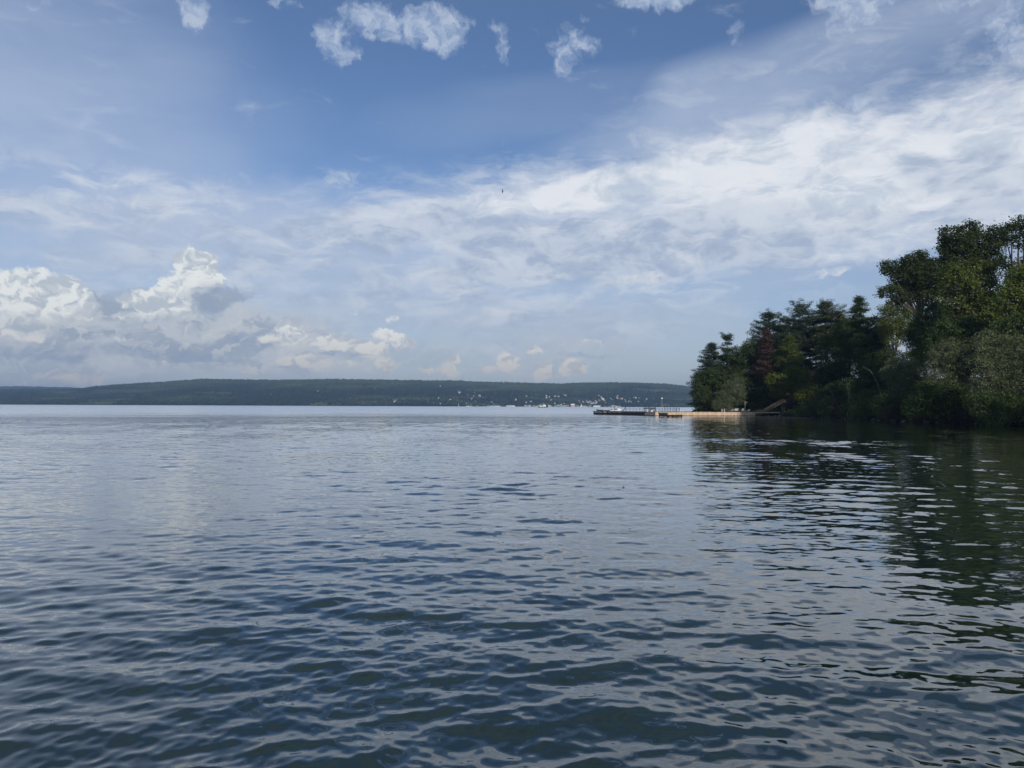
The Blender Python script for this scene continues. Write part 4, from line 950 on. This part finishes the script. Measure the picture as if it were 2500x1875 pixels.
birch('long bare branch reaching up left out of the low willow', [(2152, 965), (2140, 930), (2125, 905), (2105, 895)], 166, .06, 'dead_tree')
# low bushes that hang over the waterline: two kinds, copied along the bank
lowb = [T_('low dark bush overhanging the waterline under the wood', 2108, 168, [(2090, 1000, 16, 12), (2108, 994, 18, 15), (2126, 1000, 16, 12), (2098, 1015, 18, 10), (2120, 1016, 18, 10)], 'mid', name='overhanging_bush', cat='bush', stems=3, trunk_r=.06, leaf_l=.32, leaf_w=.2, gap=.1, group='low bushes along the waterline'),
        T_('low dusky bush overhanging the waterline under the wood', 2060, 190, [(2040, 1002, 14, 11), (2056, 996, 16, 13), (2074, 1002, 15, 11), (2062, 1014, 20, 9)], 'brush', name='overhanging_bush', cat='bush', stems=3, trunk_r=.06, leaf_l=.32, leaf_w=.18, gap=.1, group='low bushes along the waterline')]
rg = random.Random(17)
for q, (x, y) in enumerate([(81.5, 127), (81, 132.5), (80.8, 138), (80.6, 143), (80.8, 148.5), (80.6, 154), (80.9, 160), (81, 174), (82, 180), (82.6, 185), (83.6, 196), (84.4, 202), (85.8, 208), (87, 214), (87.5, 219.5)]):
    o = copy_tree(lowb[q % 2]); o.location = (x + .5, y, LZ(x + .5, y) - .1); o.rotation_euler = (0, 0, rg.uniform(0, 6.28)); sc_ = rg.uniform(.75, 1.25); o.scale = (sc_, sc_, sc_ * rg.uniform(.7, 1.1))

# ================================================================== pier, float, boats and stairs
WOOD_NEW = simple_mat('new_tan_boards', (0.62, 0.47, 0.34), (0.38, 0.29, 0.21), 1.3, 0.8, (1.6, 1.6, 0.15))
WOOD_OLD = simple_mat('weathered_grey_boards', (0.20, 0.18, 0.155), (0.11, 0.10, 0.09), 1.5, 0.85, (1, 1, 0.4))
WOOD_PALE = simple_mat('sun_bleached_boards', (0.40, 0.35, 0.29), (0.28, 0.245, 0.20), 1.5, 0.85)
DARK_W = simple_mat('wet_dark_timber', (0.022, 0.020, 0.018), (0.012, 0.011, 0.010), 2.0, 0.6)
STEEL = simple_mat('galvanised_steel', (0.30, 0.31, 0.32), None, 3.0, 0.45, metal=0.4)
DARKM = simple_mat('dark_painted_metal', (0.035, 0.037, 0.04), None, 3.0, 0.5)
WHITE = simple_mat('white_plastic', (0.80, 0.80, 0.78), (0.70, 0.70, 0.69), 1.0, 0.35)
CANV = simple_mat('dark_canvas', (0.05, 0.055, 0.06), None, 3.0, 0.9)
GREYF = simple_mat('grey_sling_fabric', (0.42, 0.44, 0.45), (0.34, 0.36, 0.37), 3.0, 0.8)
DZ = 1.22
def pier(name, label, cat, P0, P1, width, fascia_mat, fascia_h, deck_mat=WOOD_OLD, board=0.22, skirt=True, piles=4.0):
    """deck along P0 -> P1 (its near edge), width to the far side; boards, fascia of upright boards, dark framing and piles"""
    a = Vector((P0[0], P0[1], 0)); b = Vector((P1[0], P1[1], 0)); L = (b - a).length; rz = math.atan2(b.y - a.y, b.x - a.x)
    r = empty(name, (a.x, a.y, 0), rz); tag(r, label, cat)
    rd = random.Random(int(L * 10)); D = MB(); x = 0
    while x < L - 0.01:
        w = min(0.30, L - x); D.box((x + w / 2, width / 2, DZ - .025 + rd.uniform(-.004, .004)), (w - .012, width + .06, .05)); x += 0.30
    D.build('deck', deck_mat, r)
    Fm = MB(); x = 0
    while x < L - 0.01:
        w = min(board, L - x); h = fascia_h + rd.uniform(-.03, .03); Fm.box((x + w / 2, -.05 + rd.uniform(-.008, .008), DZ - .06 - h / 2), (w - .018, .04, h)); x += board
    for e in (0.02, L - .02):
        y = 0
        while y < width: Fm.box((e + (-.03 if e < 1 else .03), y + .1, DZ - .06 - fascia_h / 2), (.04, board - .02, fascia_h)); y += board
    Fm.build('fascia', fascia_mat, r)
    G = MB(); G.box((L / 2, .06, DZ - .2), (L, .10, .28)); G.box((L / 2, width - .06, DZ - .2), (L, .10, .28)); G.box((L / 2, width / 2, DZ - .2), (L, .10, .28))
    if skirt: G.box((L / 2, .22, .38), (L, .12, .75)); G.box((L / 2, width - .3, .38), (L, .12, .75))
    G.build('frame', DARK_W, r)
    n = max(2, int(L / piles))
    for k in range(n + 1):
        for y in (0.35, width - .35):
            MB().tube([(min(max(k * L / n, .2), L - .2), y, -3), (min(max(k * L / n, .2), L - .2), y, DZ - .08)], .13, 8).build('pile', DARK_W, r)
    return r
A_ = (GX(1448, 268), 268.0); B_ = (GX(1597, 234), 234.0)
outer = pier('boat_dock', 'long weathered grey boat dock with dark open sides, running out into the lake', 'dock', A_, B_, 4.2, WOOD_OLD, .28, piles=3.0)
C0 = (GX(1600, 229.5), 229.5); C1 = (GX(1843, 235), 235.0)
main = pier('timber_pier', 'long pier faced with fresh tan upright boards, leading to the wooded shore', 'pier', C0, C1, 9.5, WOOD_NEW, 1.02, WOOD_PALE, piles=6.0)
walk = pier('gangway', 'narrow pale gangway between the tan pier and the shore', 'gangway', (C1[0] + .05, C1[1] + .3), (GX(1905, 236), 236.2), 2.4, WOOD_PALE, .22, WOOD_PALE, skirt=False, piles=5)
# low floating platform in front
fx0, fx1 = GX(1631, 200), GX(1668, 200)
fl = empty('swim_platform', (fx0, 200.3, 0), R(1.5)); tag(fl, 'nearest low platform with pale top and dark sides, joined to the front of the dock', 'platform')
Lf = fx1 - fx0; wf_ = 11.5; D = MB(); rd = random.Random(4)
x = 0
while x < Lf: D.box((x + .15, wf_ / 2, 1.17 + rd.uniform(-.004, .004)), (.288, wf_, .05)); x += .3
D.build('deck', WOOD_PALE, fl)
MB().box((Lf / 2, -.04, .92), (Lf + .1, .06, .42)).box((Lf + .05, wf_ / 2, .92), (.06, wf_, .42)).build('fascia', WOOD_NEW, fl)
MB().box((-.05, wf_ / 2, .92), (.06, wf_, .42)).build('shaded_side_board', WOOD_OLD, fl)  # left side turned from the sun: its shade painted by darker grey boards
MB().box((Lf / 2, .3, .4), (Lf * .96, .3, .62)).box((.3, wf_ / 2, .4), (.3, wf_ - .2, .62)).box((Lf - .3, wf_ / 2, .4), (.3, wf_ - .2, .62)).box((Lf * .5, wf_ / 2, .55), (.3, wf_ - .2, .3)).build('frame', DARK_W, fl)
for k in range(4):
    for y in (.1, wf_ - .3): MB().tube([(.25 + k * (Lf - .5) / 3, y, -3), (.25 + k * (Lf - .5) / 3, y, 1.08)], .14, 8).build('pile', DARK_W, fl)
# a lower rear pier carrying the railing, reaching the shore behind
rearz = DZ - .1
rear = pier('rear_pier', 'dark low pier behind the tan one, carrying a line of rail posts', 'pier', (GX(1518, 262), 262.0), (GX(1712, 256), 256.0), 3.0, WOOD_OLD, .25, piles=3.5)

def ladder(label, px, d, z=DZ):
    """white swim ladder: two hooped hand rails and rungs down to the water"""
    r = empty('swim_ladder', (GX(px, d), d, z), 0); tag(r, label, 'ladder', 'white swim ladders on the docks')
    for s in (-1, 1):
        x = s * .38
        MB().tube([(x, .75, 0), (x, .72, .7), (x, .5, .95), (x, .2, .98), (x, -.08, .75), (x, -.14, .2), (x, -.14, -.5)], .055, 6).build('rail', WHITE, r, True)
    g = MB()
    for k in range(2): g.box((0, -.14, -.12 - k * .3), (.72, .08, .05))
    g.build('rung', WHITE, r)
    return r
ladder('white swim ladder near the far left end of the grey dock', 1477, 258.5, DZ)
ladder('white swim ladder at the right end of the near platform', 1664, 200.6, DZ - .02)
ladder('white swim ladder on the tan pier left of the lounge chairs', 1766, 233.4, DZ)

def lamp_post(label, px, d, h, z, white_top):
    r = empty('lamp_post', (GX(px, d), d, z)); tag(r, label, 'lamp post')
    MB().tube([(0, 0, 0), (0, 0, .3), (0, 0, h)], [.12, .085, .07], 8).build('pole', WOOD_PALE if not white_top else STEEL, r, True)
    MB().box((0, 0, .04), (.4, .4, .08), bev=.02).build('base_plate', STEEL, r)
    if white_top:
        MB().tube([(0, 0, h), (0, 0, h + .1), (0, 0, h + .34), (0, 0, h + .5)], [.12, .24, .27, .08], 10).build('lantern', WHITE, r, True)
    else:
        a = MB().tube([(0, 0, h - .35), (.45, 0, h - .3), (.55, 0, h - .36)], .045, 6).build('arm', STEEL, r)
        MB().tube([(.55, 0, h - .36), (.55, 0, h - .62)], [.08, .2], 8).build('lamp_shade', STEEL, r)
lamp_post('tall thin lamp post with white lantern above the grey dock', 1616, 232.5, 4.0, DZ, True)
lamp_post('pale wooden lamp post among the lounge chairs on the pier', 1819, 236.0, 3.55, DZ, False)

def lounger(label, px, d, rz, bw, up):
    """pool lounger: sling seat and raised sling back on a metal frame"""
    r = empty('lounge_chair', (GX(px, d), d, DZ), rz); tag(r, label, 'lounge chair', 'lounge chairs on the pier')
    MB().box((.0, 0, .38), (1.25, bw, .05), bev=.015).build('seat', GREYF, r)
    c, s = math.cos(up), math.sin(up)
    MB().box((.62 + .42 * c, 0, .40 + .42 * s), (.86, bw, .05), ry=-up, bev=.015).build('backrest', GREYF, r)
    for x in (-.5, .55):
        for y in (-bw / 2 + .04, bw / 2 - .04): MB().bar((x, y, 0), (x, y, .38), .05).build('leg', STEEL, r)
    MB().bar((-.62, bw / 2, .36), (.62, bw / 2, .36), .05).bar((-.62, -bw / 2, .36), (.62, -bw / 2, .36), .05).bar((1.1, bw / 2 - .05, .62), (.85, bw / 2 - .05, .02), .04).bar((1.1, -bw / 2 + .05, .62), (.85, -bw / 2 + .05, .02), .04).build('frame', STEEL, r)
lounger('leftmost grey lounge chair with its back half lowered', 1783, 238, R(28), .75, R(40))
lounger('widest grey lounge chair with raised back, second from the left', 1796, 238, R(58), 1.25, R(58))
lounger('narrow grey lounge chair with steep back just left of the lamp post', 1810, 238, R(40), .75, R(62))
lounger('rightmost pale lounge chair just right of the lamp post', 1822, 238, R(20), .85, R(32))

def post(label, px, d, h, z0, name='mooring_post', r_=.12, mat=DARK_W, group='dark posts along the docks', cat='post', cap=True):
    r = empty(name, (GX(px, d), d, z0)); tag(r, label, cat, group)
    MB().tube([(0, 0, 0), (0, 0, h)], r_, 8).build('shaft', mat, r)
    if cap: MB().tube([(0, 0, h), (0, 0, h + .05), (0, 0, h + .10)], [r_ * 1.25, r_ * 1.3, r_ * .8], 8).build('cap', mat, r)
post('thick dark post at the far left end of the grey dock', 1457.5, 266.5, .62, DZ, r_=.16)
post('tall dark post rising left of the boat lift canopy top', 1584, 262, 2.9, 0.0, r_=.09)
post('dark post with thick head right of the boat lift', 1600, 261, 2.4, 0.3, r_=.10)
for k, px in enumerate((1623, 1630)): post('thin tall dark post in the line behind the lamp post', px, 260, 2.5, .2, r_=.07, group='tall posts behind the near platform')
for k, px in enumerate((1637, 1645.5, 1651.5)): post('tall dark post rising above the rail right of the lamp post', px, 259, 2.5 + .2 * (k % 2), .2, r_=.08, group='tall posts behind the near platform')
post('last dark post at the right end of the rail', 1658.5, 258.5, 2.1, .2, r_=.09)
for px in (1643, 1678, 1700, 1712, 1731): post('short pale bollard on the edge of the tan pier', px, 230 + (px - 1600) * .022 + .35, .16, DZ, 'bollard', .09, WOOD_PALE, 'bollards along the tan pier', 'bollard')
# railing
rl = empty('railing', (GX(1530, 262), 262, DZ)); tag(rl, 'thin post and rail fence along the dark rear pier', 'railing')
x0_, x1_ = GX(1530, 262), GX(1658, 258.5)
for k in range(17):
    t = k / 16; MB().box(((x1_ - x0_) * t, -3.4 * t, .52), (.09, .09, 1.04)).build('post', DARKM, rl)
MB().bar((0, 0, .98), (x1_ - x0_, -3.4, .98), .06).bar((0, 0, .5), (x1_ - x0_, -3.4, .5), .05).build('rail', DARKM, rl)
# slanting ramp at the left end of the rail
rp = empty('boat_ramp_arm', (GX(1520, 256), 256, DZ)); tag(rp, 'dark slanting boarding steps at the left end of the rail', 'steps')
MB().bar((0, 0, .05), (1.1, .4, 1.15), .14).bar((0, .8, .05), (1.1, 1.2, 1.15), .14).build('stringer', DARKM, rp)
s_ = MB()
for k in range(5): s_.box((.15 + k * .22, .5 + k * .08, .2 + k * .22), (.24, .8, .05))
s_.build('tread', DARKM, rp)
MB().bar((1.1, .4, 0), (1.1, .4, 1.9), .09).bar((.7, .3, .7), (1.1, .4, 1.9), .07).build('hand_rail', DARKM, rp)

# personal watercraft on the grey dock
def jetski(label, px, d, rz, sc=1.0):
    r = empty('jet_ski', (GX(px, d), d, DZ), rz); r.scale = (sc, sc, sc); tag(r, label, 'jet ski', 'white jet skis parked on the grey dock')
    sec = []; st = [(-1.5, .50, .18, .46), (-.9, .58, .12, .52), (0, .58, .10, .56), (.8, .48, .12, .66), (1.3, .28, .25, .74), (1.62, .04, .5, .76)]
    for x, w, zb, zt in st: sec += [(x, -w, zt * .8), (x, -w * .7, zb), (x, w * .7, zb), (x, w, zt * .8), (x, w * .45, zt), (x, -w * .45, zt)]
    fs = [[0, 5, 4, 3, 2, 1], [30 + i for i in (0, 1, 2, 3, 4, 5)]]
    for a in range(5):
        for q in range(6): fs.append([a * 6 + q, a * 6 + (q + 1) % 6, (a + 1) * 6 + (q + 1) % 6, (a + 1) * 6 + q])
    MB().poly(sec, fs).build('hull', WHITE, r, True)
    MB().tube([(-1.3, 0, .58), (-.8, 0, .74), (-.1, 0, .72), (.15, 0, .62)], [.14, .2, .2, .12], 8).build('saddle', CANV, r, True)
    MB().tube([(.15, 0, .6), (.5, 0, .86), (.95, 0, .84), (1.3, 0, .68)], [.16, .26, .24, .08], 8).build('cowling', WHITE, r, True)
    MB().tube([(.3, 0, .8), (.2, 0, 1.02)], .04, 6).tube([(.2, -.38, 1.04), (.22, 0, 1.02), (.2, .38, 1.04)], .03, 6).build('handlebar', CANV, r)
jetski('left white jet ski resting on the grey dock', 1495.5, 255.5, R(12), .62)
jetski('right and longer white jet ski resting on the grey dock', 1506.5, 254.0, R(-6), .85)
# low covered dinghies near the left end
def dinghy(label, px, d, rz, sc):
    r = empty('dinghy', (GX(px, d), d, DZ), rz); tag(r, label, 'dinghy', 'dark covered dinghies on the grey dock'); r.scale = (sc, sc, sc)
    sec = []; st = [(-1.4, .5), (-.7, .62), (.3, .6), (1.0, .4), (1.45, .05)]
    for x, w in st: sec += [(x, -w, .42), (x, -w * .6, .05), (x, w * .6, .05), (x, w, .42), (x, 0, .52)]
    fs = [[0, 4, 3, 2, 1], [20, 21, 22, 23, 24]]
    for a in range(4):
        for q in range(5): fs.append([a * 5 + q, a * 5 + (q + 1) % 5, (a + 1) * 5 + (q + 1) % 5, (a + 1) * 5 + q])
    MB().poly(sec, fs).build('hull', DARKM, r, True)
    MB().box((0, 0, .52), (2.0, .9, .06), bev=.02).build('cover', CANV, r)
dinghy('dark covered dinghy left of the farthest swim ladder', 1467, 262.5, R(10), .85)
dinghy('dark covered dinghy right of the farthest swim ladder', 1482, 258.0, R(5), .7)
# mast with flat top behind the jet skis
q_ = empty('signal_post', (GX(1500.5, 258), 258, DZ)); tag(q_, 'thin post with a small flat dark top behind the jet skis', 'post')
MB().tube([(0, 0, 0), (0, 0, 1.62)], .045, 6).build('pole', DARKM, q_); MB().box((0, 0, 1.65), (.85, .5, .07), bev=.02).build('top_plate', DARKM, q_)

# boat on a lift with a dark canopy
bx, bd = GX(1586, 239.5), 239.5
lf_ = empty('boat_lift', (bx, bd, 0), R(-4)); tag(lf_, 'dark canvas canopy on four posts over the moored motor boat', 'boat lift')
for sx in (-1.5, 1.45):
    for y in (-1.0, 1.6): MB().box((sx, y, 1.1), (.12, .12, 2.5)).build('post', DARKM, lf_)
cv = []; 
for k in range(7):
    an = math.pi * k / 6; cv.append((-math.cos(an) * 1.0, .28 * math.sin(an)))
vs = [(x, .3 + u * 1.6, 2.28 + h) for x in (-1.75, 1.7) for u, h in cv] + [(x, .3 + u * 1.6, 2.16 + h) for x in (-1.75, 1.7) for u, h in cv]
fs = [[k, k + 1, 7 + k + 1, 7 + k] for k in range(6)] + [[14 + k, 14 + 7 + k, 14 + 7 + k + 1, 14 + k + 1] for k in range(6)] + [[k, 14 + k, 14 + k + 1, k + 1] for k in range(6)] + [[7 + k, 7 + k + 1, 21 + k + 1, 21 + k] for k in range(6)]
MB().poly(vs, fs).build('canopy', CANV, lf_)
mb = empty('motor_boat', (bx, bd + .2, 0), R(-4)); tag(mb, 'small motor boat with a boxy white cabin under the dark canopy', 'boat')
sec = []; st = [(-1.9, .95, .35, 1.15), (-.9, 1.05, .2, 1.15), (.4, 1.0, .2, 1.2), (1.4, .6, .35, 1.3), (2.0, .05, .8, 1.35)]
for x, w, zb, zt in st: sec += [(x, -w, zt), (x, -w * .6, zb), (x, w * .6, zb), (x, w, zt)]
fs = [[0, 3, 2, 1], [16, 17, 18, 19]]
for a in range(4):
    for k in range(4): fs.append([a * 4 + k, a * 4 + (k + 1) % 4, (a + 1) * 4 + (k + 1) % 4, (a + 1) * 4 + k])
MB().poly(sec, fs).build('hull', DARKM, mb)
cbn = MB().box((.55, -.1, 1.62), (.95, 1.3, .95), bev=.10).build('cabin', WHITE, mb)
MB().box((-.75, 0, 1.45), (.5, 1.2, .5), bev=.06).build('seat', WHITE, mb)

# stairs up the bank
WOOD_OLD = simple_mat('shaded_grey_timber', (0.105, 0.095, 0.085), (0.06, 0.055, 0.05), 1.5, 0.9)  # grey boards again, darkened in colour for the shade of the trees
WOOD_PALE = simple_mat('shaded_rail_timber', (0.17, 0.155, 0.14), (0.10, 0.09, 0.08), 1.5, 0.9)  # pale boards again, with the tree shade put into the colour
sx0, sx1, sd_ = GX(1869, 236.5), GX(1910, 236.5), 236.5
st_ = empty('wooden_stairs', (sx0, sd_, DZ)); tag(st_, 'grey wooden stairs with rails climbing the bank behind the shore', 'stairs')
w_ = sx1 - sx0; hst = 3.15; n = 17
for y in (0, 1.3):
    MB().bar((0, y, -.1), (w_, y, hst - .1), .20).build('stringer', WOOD_OLD, st_)
    hr = MB().bar((0, y, .95), (w_, y, hst + .95), .10).bar((0, y, .5), (w_, y, hst + .5), .07)
    hr.build('hand_rail', WOOD_OLD, st_)
    for k in range(6): MB().box((w_ * k / 5, y, hst * k / 5 + .45), (.11, .11, 1.15)).build('post', WOOD_OLD, st_)
for k in range(n): MB().box((w_ * (k + .5) / n, .65, hst * (k + .6) / n), (.34, 1.35, .05)).build('tread', WOOD_OLD, st_)
ld = empty('stair_landing', (sx1, sd_, DZ + hst)); tag(ld, 'grey railed landing at the top of the wooden stairs', 'landing')
wl = GX(1940, 236.5) - sx1
MB().box((wl / 2, .65, -.05), (wl, 1.6, .1)).build('deck', WOOD_OLD, ld)
MB().bar((0, 0, .95), (wl, 0, .95), .1).bar((0, 0, .5), (wl, 0, .5), .07).build('hand_rail', WOOD_PALE, ld)
for k in range(7): MB().box((wl * k / 6, 0, .45), (.10, .10, 1.0)).build('post', WOOD_PALE, ld)
for k in range(3):
    for y in (0.05, 1.3): MB().tube([(.2 + k * wl / 2.3, y, -3.4), (.2 + k * wl / 2.3, y, -.1)], .09, 6).build('pile', WOOD_OLD, ld)

# rocks at the foot of the stairs and along the bank
def rock(label, x, y, s, mat, seed):
    rg = random.Random(seed); bm_v = []; fs = []
    nn, mm = 9, 6; z = LZ(x, y)
    for a in range(mm + 1):
        th = math.pi * a / mm
        for b in range(nn):
            ph = 2 * math.pi * b / nn; k = 1 + rg.uniform(-.2, .2)
            bm_v.append((math.sin(th) * math.cos(ph) * s * 1.3 * k, math.sin(th) * math.sin(ph) * s * k, math.cos(th) * s * .7 * k))
    for a in range(mm):
        for b in range(nn): fs.append([a * nn + b, (a + 1) * nn + b, (a + 1) * nn + (b + 1) % nn, a * nn + (b + 1) % nn])
    o = mesh_np('rock', bm_v, fs, mat); o.location = (x, y, max(z, 0) + s * .15); o.rotation_euler = (0, 0, rg.uniform(0, 6)); tag(o, label, 'rock', 'rocks along the shore')
ROCK = simple_mat('grey_shore_rock', (0.13, 0.12, 0.11), (0.06, 0.055, 0.05), 2.5, 0.85, bump=.05)
rg = random.Random(8)
for k in range(6):
    px = 1880 + k * 9 + rg.uniform(-3, 3); x = GX(px, 234.5); rock('grey rock at the foot of the wooden stairs', x, 234.5 + rg.uniform(-.5, .8), rg.uniform(.25, .5), ROCK, k)
for k in range(34):
    y = 112 + k * 3.3 + rg.uniform(-1, 1)
    xs_ = np.interp(y, [90, 118, 138, 169, 200, 222, 234], [82, 81.5, 80, 80, 84, 88, 86])
    rock('dark wet rock along the waterline under the bushes', float(xs_) + rg.uniform(-.2, .8), y, rg.uniform(.2, .55), ROCK, 50 + k)
# fallen dead bush sticking out left of the point
fb = MB(); rg = random.Random(3); c0 = W(1708, 1006, 262); 
for k in range(26):
    an = rg.uniform(R(95), R(178)); L_ = rg.uniform(.8, 2.6); e = Vector((math.cos(an) * L_, rg.uniform(-.8, .8), math.sin(an) * L_ * .75)); m1 = e * .5 + Vector((0, 0, .15))
    fb.tube([(0, 0, 0), m1, e], [.06, .04, .015], 4)
    for q in range(3): fb.tube([m1.lerp(e, .3 * q), m1.lerp(e, .3 * q) + Vector((rg.uniform(-.5, .1), rg.uniform(-.3, .3), rg.uniform(-.3, .5)))], [.025, .01], 3)
o = fb.build('dead_bush', DARK_W); o.location = (c0.x, c0.y, 1.0); tag(o, 'bare dark dead bush sticking out left at the tip of the point', 'bush')

# red roofed house in the wood
hp = W(1990, 925, 276); hr = empty('red_roofed_house', (hp.x, 276, LZ(hp.x, 276)), R(-32)); tag(hr, 'house with a dull red roof half hidden among the trees', 'house')
ez = W(1990, 918, 276).z - hr.location.z; rz_ = W(1990, 900, 276).z - hr.location.z
RED = simple_mat('dull_red_roofing', (0.15, 0.060, 0.048), (0.11, 0.045, 0.038), 0.6, 0.8, (1, 1, 4)); WALLR = simple_mat('brown_siding', (0.16, 0.10, 0.08), None, 0.6, 0.85, (.3, .3, 6))
x, y = 5.0, 4.0
MB().poly([(-x, -y, -1), (x, -y, -1), (x, y, -1), (-x, y, -1), (-x, -y, ez), (x, -y, ez), (x, y, ez), (-x, y, ez), (-x, 0, rz_), (x, 0, rz_)], [[0, 1, 5, 4], [2, 3, 7, 6], [1, 2, 6, 9, 5], [3, 0, 4, 8, 7]]).build('wall', WALLR, hr)
rf = MB()
for s in (-1, 1):
    e = .6; zz = ez - e * (rz_ - ez) / y; a = [(-x - e, s * (y + e), zz), (x + e, s * (y + e), zz), (x + e, 0, rz_), (-x - e, 0, rz_)]
    rf.poly(a + [(p[0], p[1], p[2] + .2) for p in a], [[4, 5, 6, 7], [0, 1, 5, 4], [1, 2, 6, 5], [3, 0, 4, 7], [0, 3, 2, 1]])
rfo = rf.build('roof', RED, hr); MB().box((2, .8, rz_ + .2), (.8, .8, 1.6)).build('chimney', WALLR, rfo)
for k in (-3, 0, 3):
    wn = MB().box((k, -y - .04, ez * .6), (1.3, .08, 1.4)).build('window', WHITE, hr); MB().box((k, -y - .09, ez * .6), (1.05, .04, 1.15)).build('pane', MG, wn)

# birds
def bird(label, px, py, d, span, roll, yaw, mat):
    c = W(px, py, d); me = bpy.data.meshes.new('bird'); s = span
    pts = [(0, -.17, 0), (0, -.10, .01), (0, 0, .015), (0, .12, .0), (0, .2, -.005), (.14, -.03, .05), (.30, .02, .07), (.5, .12, .02), (-.14, -.03, .05), (-.30, .02, .07), (-.5, .12, .02)]
    b = MB()
    b.tube([(0, -.20, .0), (0, -.15, .01), (0, -.06, 0), (0, .06, 0), (0, .16, 0), (0, .22, 0)], [.012, .03, .045, .04, .022, .035], 8)
    for sg in (-1, 1):
        P_ = [(0.02, -.06, .02), (.16, -.10, .06), (.30, -.06, .08), (.50, .06, .04), (.30, .05, .075), (.16, .05, .055), (.02, .07, .02)]
        up_ = [(sg * x, y, z + .008) for x, y, z in P_]; dn = [(sg * x, y, z - .008) for x, y, z in P_]
        fs = [[0, 1, 5, 6], [1, 2, 4, 5], [2, 3, 4]]
        fs2 = [[7 + i for i in f][::-1] for f in fs]; ed = [[k, k + 7, (k + 1) % 7 + 7, (k + 1) % 7] for k in range(7)]
        b.poly(up_ + dn, fs + fs2 + ed)
    b.poly([(-.02, .15, 0), (.02, .15, 0), (.06, .27, 0), (-.06, .27, 0), (0, .2, .01)], [[0, 1, 4], [1, 2, 4], [2, 3, 4], [3, 0, 4], [0, 3, 2, 1]])
    o = b.build('bird', mat, None, True); o.location = c; o.scale = (s, s, s); o.rotation_euler = (R(20), roll, yaw); tag(o, label, 'bird')
BM = simple_mat('dark_plumage', (0.03, 0.028, 0.03), (0.02, 0.02, 0.02), 5)
bird('dark gull banking steeply with wings outspread, high over the lake', 1227, 467, 150, 1.15, R(82), R(-70), BM)
bird('tiny dark bird far off in front of the bright cloud at upper right', 2317, 294, 330, .9, R(10), R(40), BM)
# tiny float on the water
fp = W(1522, 1189, 26.5); 
b = MB().tube([(0, 0, -.05), (0, 0, -.01), (0, 0, .03), (0, 0, .05)], [.02, .045, .04, .012], 10); b.tube([(0, 0, .05), (0, 0, .13)], .008, 5)
o = b.build('fishing_float', BM, None, True); o.location = (fp.x, fp.y, 0.01); o.scale = (.6, .6, .6); tag(o, 'tiny dark fishing float on the open water below the grey dock', 'float')
